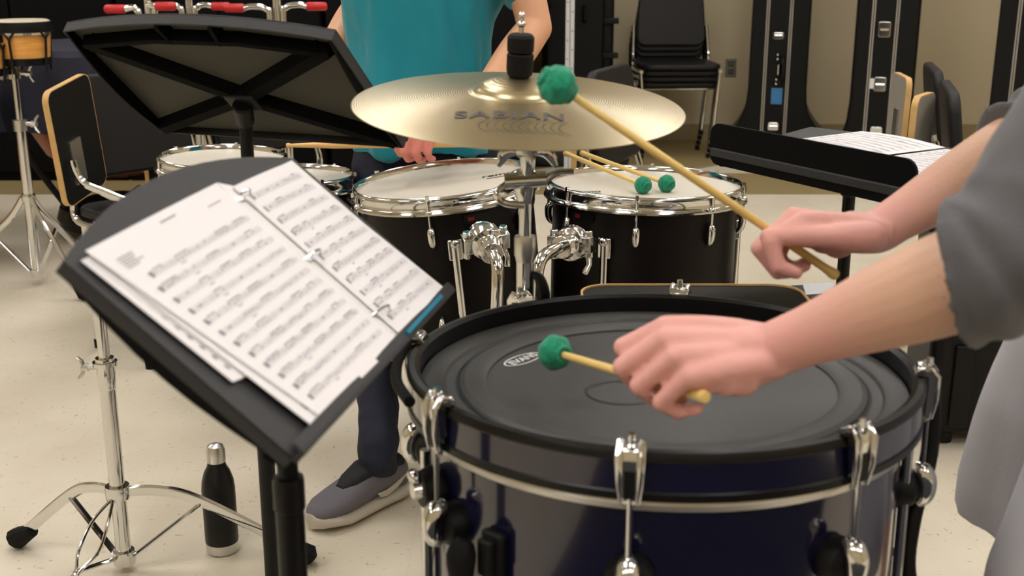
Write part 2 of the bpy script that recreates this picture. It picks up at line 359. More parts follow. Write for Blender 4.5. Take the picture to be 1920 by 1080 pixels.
for k in range(n):
    a, b = 2 * pi * k / n, 2 * pi * (k + 1) / n
    mm.add([(.036 * cos(a), .0155 * sin(a), 0), (.036 * cos(b), .0155 * sin(b), 0), (.033 * cos(b), .0130 * sin(b), 0), (.033 * cos(a), .0130 * sin(a), 0)], [(0, 1, 2, 3)], em)
tv, tf = text_geo('EVANS', .0185, .0006, .25); mm.add(tv, tf, em @ T(0, 0, .0001) @ Matrix.Diagonal((1, 1.05, 1, 1))); mm.build('head_label', 'white', bd)
phis = [-12, 33, 78, 123, 168, 213, 258, 303]
for ph in phis:
    a = R(ph - 90); q = bass_m @ RZ(a)      # local +x outward
    m = MB()
    o = BR
    # claw: hook over the hoop, tapering body
    cl = [(-.014, .006), (-.010, .012), (.006, .012), (.011, .006), (.012, -.004), (.0105, -.026), (.008, -.049), (.003, -.055), (.001, -.051), (.0015, -.01), (.001, .0035), (-.009, .0045), (-.012, .0)]
    ws = [.013, .0145, .0155, .016, .016, .014, .0115, .009, .009, .0155, .0155, .0145, .013]
    vs = []; nn = len(cl)
    for s in (-1, 1):
        for (x, z), wv in zip(cl, ws): vs.append((o + x, s * wv, z))
    fs = [tuple(range(nn))[::-1], tuple(range(nn, 2 * nn))] + [(i, (i + 1) % nn, nn + (i + 1) % nn, nn + i) for i in range(nn)]
    m.add(vs, fs, q)
    for s in (-1, 1): m.tube([(o - .008, s * .011, .011), (o + .004, s * .011, .0145), (o + .012, s * .0115, .004), (o + .0125, s * .0105, -.026), (o + .009, s * .0085, -.050)], [.004, .0052, .005, .004, .003], 8, q)
    c = m.build('claw', 'chrome', bd, bevel=.0015)
    MB().box((o + .0120, 0, -.028), (.0016, .011, .030), q).build('claw_inlay', 'black', c)
    m = MB().cyl((o + .006, 0, .012), (o + .006, 0, -.135), .0032, seg=8, m=q); m.lathe([(0, .024), (.004, .024), (.0045, .014), (.007, .012), (.007, .008), (0, .008)], 10, q @ T(o + .004, 0, 0))
    m.build('tension_rod', 'chrome', bd)
    m = MB().lathe([(0, 0), (.026, 0), (.027, .008), (.022, .02), (.012, .026), (0, .026)], 24, q @ T(rs_ - .001, 0, -.145) @ RY(R(90)))
    lg = m.build('lug', 'black', bd, label='round black lug casing')
    m = MB().tube(spline([(o - .004, 0, -.118), (o + .006, 0, -.122), (o + .012, 0, -.135), (o + .011, 0, -.155), (o + .003, 0, -.164)], 4), spl1([.008, .0125, .013, .011, .006], 4), 14, q, up=(0, 1, 0) if False else None)
    m.build('lug_cap', 'chrome', lg, label='chrome cap')
# spur bracket at the front left of the shell
a = R(-43 - 90); q = bass_m @ RZ(a) @ T(rs_, 0, -.165)
m = MB().box((.006, 0, 0), (.014, .032, .075), q).box((.016, .0, .01), (.018, .022, .045), q)
s_ = m.build('spur_bracket', 'black', bd, bevel=.005)
MB().tube(spline([(.030, -.02, .028), (.036, -.022, .012), (.036, -.022, -.02), (.034, -.022, -.03)], 3), spl1([.010, .017, .013, .012], 3), 16, q).lathe([(0, -.045), (.017, -.045), (.018, -.035), (.013, -.03)], 16, q @ T(.034, -.022, 0)).build('spur_knob', 'rubber', s_)
MB().cyl((.034, -.022, -.03), (.034, -.022, -.24), .007, seg=10, m=q).build('spur_leg', 'chrome', s_)
# mounting blocks with chrome key bolts on the left side
for ang, zz in ((-66, -.118),):
    q = bass_m @ RZ(R(ang - 90)) @ T(rs_, 0, zz)
    k = MB().lathe([(0, 0), (.026, 0), (.027, .012), (.021, .026), (0, .028)], 20, q @ RY(R(90))).build('side_lug', 'black', bd)
    MB().ball((.03, -.01, .014), (.008, .014, .008), m=q).cyl((.02, 0, .0), (.036, 0, .0), .013, .01, 14, q).build('key_bolt', 'chrome', k)
for ang in (75, -73, 180):
    q = bass_m @ RZ(R(ang - 90)) @ T(rs_ + .008, 0, 0)
    l = MB().cyl((0, 0, -.085), (0, 0, -.70), .0065, seg=12, m=q).build('leg', 'chrome', bd)
    MB().cyl((0, 0, -.70), (0, 0, -.728), .011, m=q).build('rubber_foot', 'rubber', l)
    MB().box((-.003, 0, -.30), (.014, .028, .05), q).build('leg_bracket', 'chrome', bd, bevel=.003)
# stand holding the bass drum
bs = thing('drum_stand', 'black tube stand cradling the big dark blue bass drum', 'stand', (BC.x, BC.y, 0))
m = MB(); cx, cy = BC.x, BC.y; top = BC.z - .47
m.cyl((cx, cy, .1), (cx, cy, top - .03), .018)
m.tube([(cx - .22, cy, top - .012), (cx + .22, cy, top - .012)], .012, 10).tube([(cx, cy - .22, top - .018), (cx, cy + .22, top - .018)], .012, 10)
m.build('centre_frame', 'blackmetal', bs)
for a in (45, 135, 225, 315):
    d = Vector((cos(R(a)), sin(R(a)), 0))
    l = MB().tube([Vector((cx, cy, .22)) + d * .02, Vector((cx, cy, .03)) + d * .33], .011, 10).build('leg', 'blackmetal', bs)
    MB().ball(Vector((cx, cy, .018)) + d * .335, .018).build('rubber_foot', 'rubber', l)
q = bass_m
def bq(ph, r, z): a = R(ph - 90); return bass_m @ Vector((r * cos(a), r * sin(a), z))
MB().tube(spline([bq(90, .345, -.03), bq(88, .345, -.12), bq(84, .325, -.20), bq(82, .322, -.27), bq(80, .345, -.33), bq(78, .39, -.40), bq(76, .42, -.50), Vector((cx + .30, cy - .08, .16)), Vector((cx + .02, cy - .01, .14))], 6), .011, 12).build('side_arm', 'blackmetal', bs)
MB().tube(spline([bq(258, .330, .0), bq(268, .331, -.006), bq(280, .331, -.010), bq(292, .329, -.012)], 5), .007, 12).build('padded_hook', 'rubber', bs)

# ------------------------------------------------------------------ toms
def tom(label, px, py, Y, Rr, H, tx, ty, lugs, off, name='tom_drum', badge=None, brk=None, legs=()):
    c = P(px, py, Y); q = T(*c) @ RY(R(ty)) @ RX(R(tx))
    t = thing(name, label, 'drum', mtx=T(c.x, c.y, 0), group=None)
    sr = Rr - .013
    MB().lathe([(0, -H), (sr - .004, -H), (sr, -H + .004), (sr, -.012)], 72, q).build('shell', 'shellblk', t, sharp=30)
    MB().lathe([(0, -.009), (Rr - .016, -.009), (Rr - .008, -.011), (Rr - .007, -.016)], 72, q).build('drum_head', 'head', t)
    hoop = [(Rr - .0095, -.016), (Rr - .0095, .0005), (Rr - .006, .004), (Rr - .001, .002), (Rr, -.001), (Rr - .004, -.004), (Rr - .0055, -.022), (Rr - .003, -.026), (Rr + .007, -.0285), (Rr + .008, -.032), (Rr + .004, -.035), (Rr - .008, -.034), (Rr - .0105, -.03)]
    MB().lathe(hoop, 96, q, closed=True).build('hoop', 'chrome', t, sharp=50)
    MB().lathe([(r, -z - H) for r, z in hoop], 72, q, closed=True).build('lower_hoop', 'chrome', t, sharp=50)
    for k in range(lugs):
        a = R(off + 360 * k / lugs); qq = q @ RZ(a)
        for sgn, nm in ((1, 'lug'), (-1, 'lug')):
            zt = -.062 if sgn > 0 else -H + .062
            path = [(sr - .002, 0, zt), (sr + .010, 0, zt - sgn * .004), (sr + .012, 0, zt - sgn * .018), (sr + .009, 0, zt - sgn * .034), (sr, 0, zt - sgn * .044)]
            m = MB().tube(spline(path, 3), spl1([.006, .0085, .0085, .0075, .004], 3), 12, qq); m.build('lug', 'chrome', t)
        MB().cyl((Rr - .001, 0, .0), (Rr - .001, 0, -.07), .0028, seg=8, m=qq).box((Rr - .001, 0, .003), (.007, .007, .010), qq).ball((Rr - .001, 0, -.027), (.008, .008, .006), m=qq).build('tension_rod', 'chrome', t)
    if badge is not None:
        qq = q @ RZ(R(badge)) @ T(sr + .0012, 0, -.052)
        b = MB().prism(rrect(.060, .020, .006), -.001, .001, qq @ RY(R(90)) @ RZ(R(90))).build('badge', 'hoopblk', t, label='small dark and red badge')
        MB().box((.0014, -.014, 0), (.0006, .014, .008), qq).build('badge_mark', 'redbadge', b)
    for ang, zt, ln in legs:
        qq = q @ RZ(R(ang)) @ T(sr, 0, 0)
        b = MB().box((.008, 0, -.11), (.016, .03, .045), qq).lathe([(0, 0), (.009, 0), (.011, .006), (.006, .012), (0, .012)], 12, qq @ T(.016, 0, -.095) @ RY(R(90))).build('leg_bracket', 'chrome', t, bevel=.003)
        l = MB().cyl((.012, 0, zt), (.012, 0, zt - ln), .0088, seg=12, m=qq).build('leg', 'chrome', t)
        MB().cyl((.012, 0, zt - ln + .004), (.012, 0, zt - ln - .018), .010, .0105, 12, qq).build('rubber_foot', 'rubber', l)
    return t, q, sr
t1, q1, sr1 = tom('black tom drum in the middle with cream head, left of the chrome cymbal pole', 833, 335, 2.62, .205, .365, 1.2, -5.5, 6, -97, badge=-68, legs=((-84, -.09, .36), (150, -.09, .3)))
t2, q2, sr2 = tom('black floor tom on the right with two green mallets resting on its head', 1210, 341, 2.68, .222, .40, -1.0, .8, 8, -100.5, badge=-135, legs=((-118, -.1, .34), (6, -.02, .26), (120, -.1, .3)))
t3, q3, sr3 = tom('small tom drum furthest left, behind the black pole of the back music stand', 417, 293, 3.20, .172, .26, .8, 1.5, 6, 150)
t4, q4, sr4 = tom('smallest tom drum, partly hidden behind the top of the white sheet music', 567, 326, 2.90, .130, .22, 0, 1.5, 6, -60)
# printed marks on heads
def headmark(t, q, x, y, s):
    m = MB(); rr = random.Random(3)
    tv, tf = text_geo('remo', s, .001, .3); m.add(tv, tf, q @ T(x, y, -.0085) @ RZ(R(20)))
    m.box((0, -s * .7, 0), (s * 1.8, s * .15, .0002), q @ T(x, y, -.0085) @ RZ(R(20))); m.build('head_print', 'printg', t)
headmark(t1, q1, .115, .03, .035); headmark(t2, q2, -.14, -.09, .03)

# tom mounting stand with two ball-clamp arms
def tomstand(label, base, arms, feet):
    t = thing('tom_stand', label, 'stand', (base[0], base[1], 0)); b = Vector((base[0], base[1], 0))
    MB().cyl(b + Vector((0, 0, .03)), b + Vector((0, 0, .42)), .016).build('lower_tube', 'chrome', t)
    MB().cyl(b + Vector((0, 0, .40)), b + Vector((0, 0, base[2])), .0125).lathe([(.012, -.02), (.021, -.02), (.021, .02), (.012, .02)], 16, T(base[0], base[1], .42)).build('upper_tube', 'chrome', t)
    tripod(t, b, .22, .06, feet)
    for pts in arms:
        a = MB().tube(spline(pts, 6), .0128, 14).build('tom_arm', 'chrome', t)
        p, p2 = Vector(pts[-1]), Vector(pts[-2]); d = (p - p2).normalized()
        m = MB(); fr = frame(p, z=d, x=(1, .01, .02)) @ Matrix.Scale(1.28, 4)
        m.lathe([(0, -.055), (.018, -.055), (.021, -.045), (.017, -.034), (.019, -.028), (.027, -.024), (.031, -.008), (.027, .004), (.021, .008), (.022, .016), (0, .02)], 20, fr)
        m.box((0, 0, -.012), (.075, .026, .026), fr).cyl((.03, -.022, -.012), (.03, .022, -.012), .0065, seg=10, m=fr).cyl((-.03, -.022, -.012), (-.03, .026, -.012), .0065, seg=10, m=fr)
        m.tube([(.03, .02, -.012), (.034, .032, -.02), (.03, .044, -.03)], [.006, .005, .006], 8, fr)
        m.build('ball_clamp', 'chrome', a, bevel=.002)
        k = Vector(pts[min(4, len(pts) - 3)]); 
    return t
jb = Vector((-.035, 2.26, 0))
A1 = P(906, 445, 2.375); A2 = P(1077, 455, 2.42)
tomstand('chrome double tom stand between the two large black toms', (jb.x, jb.y, .52),
  [[P(930, 640, 2.27), P(931, 585, 2.27), P(933, 530, 2.27), P(930, 487, 2.29), A1],
   [P(1003, 640, 2.27), P(1004, 560, 2.27), P(1012, 492, 2.28), P(1040, 468, 2.33), A2]], [(jb.x - .06, jb.y + .27), (jb.x + .27, jb.y + .1), (jb.x + .02, jb.y - .26)])
b2 = Vector((.03, 2.99, 0))
tomstand('chrome rack stand behind the two large toms, its long bar holding the two small toms', (b2.x, b2.y, .58),
  [[b2 + Vector((0, 0, .5)), b2 + Vector((0, 0, .56)), Vector((-.12, 2.86, .575)), Vector((-.40, 2.865, .58)), Vector((-.72, 2.95, .59)), Vector((-.77, 2.97, .60))],
   [b2 + Vector((0, 0, .5)), b2 + Vector((0, -.01, .53)), Vector((-.12, 2.86, .545)), Vector((-.38, 2.865, .55)), Vector((-.44, 2.84, .58)), Vector((-.45, 2.82, .60))]], [(b2.x - .16, b2.y + .05), (b2.x + .2, b2.y - .02), (b2.x + .05, b2.y + .2)])

# ------------------------------------------------------------------ cymbal and its stand
CC = P(972, 199, 1.72); cq = T(*CC) @ RY(R(2.0)) @ RX(R(5.8))
CR = .2375
def ch(r):   # height of the bow above the edge plane
    if r > .062: t = (CR - r) / (CR - .062); return .021 * (t ** .9)
    t = r / .062; return .021 + .021 * sqrt(max(0, 1 - t * t)) ** 1.1
rr = [.006, .02, .035, .048, .056, .061, .064, .075, .10, .13, .16, .19, .215, .23, CR]
pf = [(r, ch(r)) for r in rr]; pf = pf + [(r, z - .0012) for r, z in pf[::-1]]
cy_ = thing('cymbal', 'large bronze crash cymbal on a chrome pole above the drums', 'cymbal', mtx=cq)
MB().lathe(pf, 128, cq, closed=True).build('plate', 'cymbal', cy_, sharp=60)
def on_cym(vs): return [(v.x, v.y, ch(min(CR, Vector((v.x, v.y)).length)) + .0009) for v in vs]
tv, tf = text_geo('SABIAN', .030, .0006, .0, 1.12, sub=3)
ts = [Vector((v.x * 1.35 - .012, v.y * 1.25 - .118, 0)) for v in tv]
m = MB().add(on_cym(ts), tf, cq)
lg_ = m.build('maker_print', 'printg', cy_, label='faded dark lettering')
m = MB()
for i in range(11):       # crescent of thin nested arcs under the lettering
    cxa = -.062 + i * .0105
    for k in range(12):
        a0, a1 = R(180 - 70 + k * 12) if False else R(115 + k * 11), R(115 + (k + 1) * 11)
        ps = [Vector((cxa + .034 + rad * cos(a) * .9, -.158 + rad * sin(a) * .95, 0)) for a, rad in ((a0, .028), (a1, .028), (a1, .0267), (a0, .0267))]
        m.add(on_cym(ps), [(0, 1, 2, 3)], cq)
m.build('crescent_print', 'printg', cy_)
cs = thing('cymbal_stand', 'tall chrome pole stand carrying the bronze cymbal behind the bass drum', 'stand', (.03, 1.74, 0))
axis = (cq.to_3x3() @ Vector((0, 0, 1)))
bell = cq @ Vector((0, 0, .042)); tilt = CC - axis * .035
pole_top = P(985, 352, 1.735)
m = MB().cyl(tilt - axis * .005, bell + axis * .085, .0035, seg=10); m.ball(bell + axis * .086, .0052); m.ball(bell + axis * .074, (.0065, .0065, .005)); m.build('cymbal_rod', 'chrome', cs)
fr = frame(bell, z=axis, x=(1, 0, 0))
MB().lathe([(.0, -.002), (.012, -.002), (.018, .004), (.019, .012), (.019, .032), (.017, .034), (0, .034)], 24, fr).lathe([(0, .036), (.0185, .036), (.019, .041), (.019, .056), (.016, .060), (0, .060)], 24, fr).build('felt', 'rubber', cs, label='black felts and sleeve above the cymbal')
MB().lathe([(0, -.03), (.016, -.03), (.017, -.012), (.011, -.008), (.006, .001), (0, .001)], 20, frame(CC + axis * .017, z=axis, x=(1, 0, 0))).build('lower_felt', 'steel', cs)
tt = P(988, 300, 1.72)
m = MB().tube(spline([tilt + axis * .01, tt + Vector((0, 0, .012)), tt - Vector((0, 0, .02)), pole_top + Vector((0, 0, .01))], 4), spl1([.009, .012, .0095, .010], 4), 14)
m.build('tilter', 'chrome', cs)
MB().lathe([(0, -.012), (.015, -.012), (.017, 0), (.015, .012), (0, .012)], 20, frame(tt + Vector((0, 0, .018)), z=(1, -.3, 0), x=(0, 0, 1))).build('tilter_ratchet', 'steel', cs)
m = MB()
for dx in (-1, 1): m.tube(spline([tt + Vector((dx * .012, -.004, .012)), tt + Vector((dx * .03, -.006, .012)), tt + Vector((dx * .042, -.006, -.008))], 3), spl1([.005, .010, .004], 3), 10, ell=(.5, 1))
m.cyl(tt + Vector((-.014, -.004, .012)), tt + Vector((.014, -.004, .012)), .005, seg=8); m.build('wing_nut', 'chrome', cs)
pl = Vector((pole_top.x, 1.74, 0))
m = MB().lathe([(0, -.022), (.010, -.022), (.016, -.004), (.018, .006), (.021, .010), (.021, .024), (.014, .028), (0, .028)], 20, T(pl.x + .0, 1.74, pole_top.z - .002)); m.cyl((pl.x - .03, 1.72, pole_top.z + .012), (pl.x + .03, 1.72, pole_top.z + .016), .012, seg=14)
m.build('pipe_joint', 'chrome', cs)
MB().tube(spline([(pl.x - .025, 1.72, pole_top.z + .01), (pl.x - .042, 1.71, pole_top.z - .004), (pl.x - .03, 1.712, pole_top.z - .018), (pl.x - .002, 1.715, pole_top.z - .022)], 4), .0055, 10).tube(spline([(pl.x + .028, 1.72, pole_top.z + .012), (pl.x + .045, 1.72, pole_top.z + .025), (pl.x + .07, 1.72, pole_top.z + .027)], 4), .005, 10).cyl((pl.x - .027, 1.72, pole_top.z + .011), (pl.x + .03, 1.72, pole_top.z + .012), .005, seg=8).build('joint_wing_nut', 'chrome', cs)
zc = P(995, 447, 1.74).z
MB().cyl((pl.x, 1.74, zc), (pl.x, 1.74, pole_top.z), .0095).build('middle_tube', 'chrome', cs)
MB().lathe([(.009, .0), (.0155, 0), (.0165, -.004), (.0165, -.03), (.0145, -.034), (.0135, -.04)], 20, T(pl.x, 1.74, zc + .004)).build('clamp_collar', 'steel', cs)
MB().cyl((pl.x, 1.74, .03), (pl.x, 1.74, zc), .0135).build('lower_tube', 'chrome', cs)
MB().tube(spline([(pl.x + .012, 1.735, zc - .055), (pl.x + .022, 1.73, zc - .06), (pl.x + .028, 1.73, zc - .09), (pl.x + .018, 1.73, zc - .12)], 4), spl1([.006, .008, .010, .005], 4), 10).build('clamp_lever', 'blackmetal', cs)
tripod(cs, (pl.x, 1.74, 0), .22, .05, [(pl.x - .10, 1.96), (pl.x + .22, 1.97), (pl.x + .02, 1.5)])

# ------------------------------------------------------------------ music stands
def arch_outline(w, h, sag, n=14, flare=0.):
    out = [(-w / 2 + flare, 0), (w / 2 - flare, 0)]
    for k in range(n + 1):
        t = k / n; x = w / 2 - w * t; out.append((x, h + sag * (1 - (2 * t - 1) ** 2)))
    return out
def music_stand(label, O, yaw, tilt, w, h, sag, pole, joint_z, flare=0., legs=(30, 150, 270), flange=.02, lip=.055):
    """O: middle of the bottom edge of the desk; reader looks along the local +Y"""
    U = Vector((cos(yaw), sin(yaw), 0)); N = Vector((-sin(yaw), cos(yaw), 0)); V = N * cos(tilt) + Vector((0, 0, sin(tilt))); K = U.cross(V)
    fr = Matrix((U, V, K)).transposed().to_4x4(); fr.translation = Vector(O)
    t = thing('music_stand', label, 'music stand', (pole[0], pole[1], 0))
    out = arch_outline(w, h, sag, flare=flare)
    dk = MB().prism(out, -.003, 0, fr).build('desk', 'desk', t)
    # flange folded back all round
    m = MB(); n = len(out)
    def inset(p, d):
        c = Vector((0, h / 2)); v = Vector(p) - c; return c + v * (1 - d / v.length)
    vs = []
    for i, p in enumerate(out):
        side = i in (0, 1, 2, n - 1)
        x, y = p; dep = flange
        a = inset(p, 0); b = inset(p, .004); 
        vs += [(a.x, a.y, 0), (a.x, a.y, -dep), (b.x, b.y, -dep), (b.x, b.y, -.003)]
    fs = []
    for i in range(n):
        j = (i + 1) % n
        for k in range(4): fs.append((i * 4 + k, j * 4 + k, j * 4 + (k + 1) % 4, i * 4 + (k + 1) % 4))
    m.add(vs, fs, fr); m.build('rim', 'desk', t, bevel=.002)
    # side gussets bulging at the back
    for s in (-1, 1):
        pts = []; q = []
        x0, x1 = s * (w / 2 - flare), s * w / 2
        for k in range(9):
            tt_ = k / 8; x = x0 + (x1 - x0) * tt_; y = h * tt_; q.append((x, y, -.004)); pts.append((x * .985, y, -flange - .013 * sin(pi * tt_)))
        mb = MB(); n9 = 9; vs = q + pts + [(a - s * .004, b, c) for a, b, c in q] + [(a - s * .004, b, c) for a, b, c in pts]
        fs = []
        for k in range(8):
            fs += [(k, k + 1, n9 + k + 1, n9 + k), (2 * n9 + k, 3 * n9 + k, 3 * n9 + k + 1, 2 * n9 + k + 1), (n9 + k, n9 + k + 1, 3 * n9 + k + 1, 3 * n9 + k)]
        mb.add(vs, fs, fr); mb.build('side_flange', 'lip', t)
    # back panel: X of dark ribs over lighter panels
    MB().prism([(x * .985, .004 + y * .975) for x, y in out], -.006, -.0032, fr).build('back_panel', 'deskback', t)
    m = MB(); hub = Vector((0, h * .42, 0))
    ytop = h - .035
    def rib(a, b, wd=.022, dp=.020):
        a, b = Vector((a[0], a[1], 0)), Vector((b[0], b[1], 0)); d = (b - a).normalized(); s = Vector((-d.y, d.x, 0)) * wd / 2
        m.add([a + s, a - s, b - s, b + s, a + s * .5 - Vector((0, 0, dp)), a - s * .5 - Vector((0, 0, dp)), b - s * .5 - Vector((0, 0, dp)), b + s * .5 - Vector((0, 0, dp))], [(0, 1, 5, 4), (2, 3, 7, 6), (1, 2, 6, 5), (3, 0, 4, 7), (4, 5, 6, 7), (0, 3, 2, 1)], fr @ T(0, 0, -.005))
    for sx in (-1, 1):
        rib((sx * (w / 2 - .03), ytop), hub, .040); rib((sx * (w / 2 - flare - .012), .012), hub, .034)
        rib((sx * (w / 2 - .02), ytop), (sx * .08, ytop + sag * .75), .02); rib((sx * .045, ytop + sag * .55), (sx * .05, h + sag * .85), .014)
    rib((-.085, ytop + sag * .75), (.085, ytop + sag * .75), .02)
    m.build('back_rib', 'deskrib', t)
    # shelf
    sh = MB().box((0, -.003, lip / 2 - .002), (w - 2 * flare, .005, lip + .004), fr).box((0, .003, lip - .001), (w - 2 * flare, .012, .003), fr).build('shelf', 'desk', t, bevel=.002)
    hubw = fr @ (hub + Vector((0, 0, -.03)))
    MB().box((0, hub.y, -.018), (.06, .04, .022), fr).tube([hubw + Vector((0, 0, .0)), Vector((pole[0], pole[1], hubw.z - .035))], [.018, .016], 14).build('tilt_head', 'blackmetal', t, bevel=.004)
    zt = hubw.z - .03
    MB().cyl((pole[0], pole[1], joint_z - .03), (pole[0], pole[1], zt), .0115).build('upper_tube', 'blackmetal', t)
    MB().cyl((pole[0], pole[1], .03), (pole[0], pole[1], joint_z), .0155, seg=20).lathe([(.011, .001), (.0165, .001), (.0172, -.004), (.0172, -.035), (.0155, -.037)], 20, T(pole[0], pole[1], joint_z)).build('lower_tube', 'blackmetal', t)
    for a in legs:
        d = Vector((cos(R(a)), sin(R(a)), 0)); p = Vector((pole[0], pole[1], 0))
        MB().tube(spline([p + Vector((0, 0, .055)) + d * .012, p + Vector((0, 0, .05)) + d * .09, p + Vector((0, 0, .012)) + d * .24], 5), .009, 10).build('leg', 'blackmetal', t)
    return t, fr
s1, fr1 = music_stand('black music stand in front holding the open binder of sheet music', (-.129, 1.159, .842), R(78.13), R(39.4), .50, .249, .042, (-.240, 1.18), .70, legs=(100, 220, 340), lip=.010, flange=.014)
s2, fr2 = music_stand('black music stand seen from behind at upper left, its desk empty', (-.414, 2.147, .928), R(159.1), R(40.2), .50, .308, .03, (-.460, 2.07), .62, flare=.0, legs=(270, 20, 160))
LL, RRp = P(1343, 279, 2.30), P(1700, 379, 1.90); LL.z = RRp.z = (LL.z + RRp.z) / 2
mid = (LL + RRp) / 2; yw = atan2(RRp.y - LL.y, RRp.x - LL.x)
s3, fr3 = music_stand('black music stand on the right, its desk nearly flat under white sheets', mid, yw, R(7), .49, .26, .02, (mid.x + .105, mid.y + .07), .5, lip=.012)
MB().prism(rrect(.50, .080, .024, cy=.022), -.003, .003, Matrix((Vector((cos(yw), sin(yw), 0)), Vector((0, 0, 1)), Vector((sin(yw), -cos(yw), 0)))).transposed().to_4x4().copy() if False else frame(mid + Vector((0, 0, -.002)), x=(cos(yw), sin(yw), 0), y=(0, 0, 1))).build('front_lip', 'lip', s3)

# sheets: a page laid on a desk plane, with staves and notes
def plane_hit(fr, px, py, off=0.):
    n = fr.to_3x3() @ Vector((0, 0, 1)); o = fr @ Vector((0, 0, off)); d = ray(px, py); c = Vector((0, 0, CH))
    k = (o - c).dot(n) / d.dot(n); return c + d * k
def page(name, corners, normal, systems, seed, parent, curl=0., title=True, thick=.0006, dens=1., margin=.06, mat_='paper', label=None, inkm='ink'):
    """corners TL,TR,BR,BL in world"""
    TL, TR, BRc, BL = corners; rr_ = random.Random(seed)
    def pt(u, v, e=0.):
        a = TL.lerp(TR, u); b = BL.lerp(BRc, u); h_ = curl * (sin(pi * u) * .6 + .4 * sin(pi * u * .5))
        return a.lerp(b, v) + normal * (e + h_)
    m = MB(); nu = 10
    vs = [pt(i / nu, j) for i in range(nu + 1) for j in (0, 1)] + [pt(i / nu, j, -thick) for i in range(nu + 1) for j in (0, 1)]
    b = 2 * (nu + 1); fs = []
    for i in range(nu):
        fs += [(2 * i, 2 * i + 1, 2 * i + 3, 2 * i + 2), (b + 2 * i, b + 2 * i + 2, b + 2 * i + 3, b + 2 * i + 1), (2 * i, 2 * i + 2, b + 2 * i + 2, b + 2 * i), (2 * i + 1, b + 2 * i + 1, b + 2 * i + 3, 2 * i + 3)]
    fs += [(0, b, b + 1, 1), (2 * nu, 2 * nu + 1, b + 2 * nu + 1, b + 2 * nu)]
    m.add(vs, fs)
    E_ = .00035
    def quad(u0, v0, u1, v1, k=1):
        m.cur = k; st = max(1, int((u1 - u0) / .1)); 
        for i in range(st):
            a, c = u0 + (u1 - u0) * i / st, u0 + (u1 - u0) * (i + 1) / st
            m.add([pt(a, v0, E_), pt(c, v0, E_), pt(c, v1, E_), pt(a, v1, E_)], [(0, 1, 2, 3)])
        m.cur = 0
    top = .17 if title else .05; sp = (.95 - top) / max(1, systems); g = sp * .085
    if title:
        quad(.44, .038, .56, .046, 1); quad(.78, .075, .90, .080)
        for k in range(5): quad(.06, .085 + k * .012, .06 + rr_.uniform(.08, .13), .090 + k * .012)
    for s in range(systems):
        v = top + sp * (s + .30); u0 = margin + (.04 if s == 0 and title else 0)
        for k in range(5): quad(u0, v + k * g, 1 - margin, v + k * g + g * .17)
        u = u0 + .01; quad(u, v - g * .4, u + .014, v + g * 4.4, 2)
        for bl in range(5):
            ub = u0 + (1 - margin - u0) * (bl + 1) / 5; quad(ub - .001, v, ub + .001, v + 4 * g)
            us = ub - (1 - margin - u0) / 5 + .02
            kind = rr_.random()
            if kind < .2: quad(us + .05, v + g * 1.6, us + .075, v + g * 2.4, 2); continue
            n = rr_.choice((2, 4, 4, 6)); du = .13 / n; beam = kind > .45
            for q_ in range(n):
                uu = us + .012 + q_ * du * dens; vv = v + g * rr_.choice((1, 2, 2, 3)); quad(uu, vv - g * .42, uu + .0095, vv + g * .42, 2); quad(uu + .008, vv - g * 2.8, uu + .0095, vv, 2)
            if beam: quad(us + .020, v - g * 1.1, us + .0125 + (n - 1) * du + .009, v - g * .6, 2)
        if rr_.random() < .5: quad(rr_.uniform(.2, .8), v + g * 5.4, rr_.uniform(.2, .8) + .04 if False else .0 + .9, v + g * 5.5) if False else quad(.3, v + g * 5.6, .34, v + g * 6.3, 1)
    o = m.build(name, [mat_, inkm, 'inkd'], parent, sharp=60, label=label); return o
n1 = fr1.to_3x3() @ Vector((0, 0, 1))
def on1(px, py, off=.004): return plane_hit(fr1, px, py, off)
bi = thing('ring_binder', 'open white three-ring binder of sheet music lying on the front black music stand', 'binder', mtx=T(*on1(480, 540)))
m = MB()
cov = [on1(175, 478, .0015), on1(545, 303, .0015), on1(836, 556, .0015), on1(606, 790, .0015)]
def slab(m, cs_, n, th, base=0.):
    vs = [c + n * base for c in cs_] + [c + n * (base + th) for c in cs_]; return m.add(vs, [(0, 3, 2, 1), (4, 5, 6, 7), (0, 1, 5, 4), (1, 2, 6, 5), (2, 3, 7, 6), (3, 0, 4, 7)])
slab(MB(), cov, n1, .0022).build('cover', 'binder', bi)
te = [on1(752, 632, .004), on1(816, 562, .004), on1(822, 567, .004), on1(758, 637, .004)]
slab(MB(), te, n1, .010).build('teal_edge', 'teal', bi, label='teal plastic edge at the lower right of the binder')
sp_ = [on1(405, 345, .0035), on1(440, 352, .0035), on1(760, 625, .0035), on1(738, 652, .0035)]
slab(MB(), sp_, n1, .002).build('spine', 'binder', bi)
for a, b in (((452, 372), (462, 350)), ((583, 484), (592, 462)), ((712, 588), (722, 566))):
    pa = on1(a[0] - 14, a[1] + 4, .006); pb = on1(a[0] + 16, a[1] - 6, .006); mdl = (pa + pb) / 2 + n1 * .011
    MB().tube(spline([pa, (pa * .75 + pb * .25) + n1 * .009, mdl, (pa * .25 + pb * .75) + n1 * .009, pb], 4), .0014, 8).build('ring', 'chrome', bi)
    slab(MB(), [on1(a[0] - 16, a[1] - 2, .0065), on1(a[0] + 10, a[1] - 4, .0065), on1(a[0] + 16, a[1] + 4, .0065), on1(a[0] - 8, a[1] + 6, .0065)], n1, .0006).build('ring_tab', 'steel', bi)
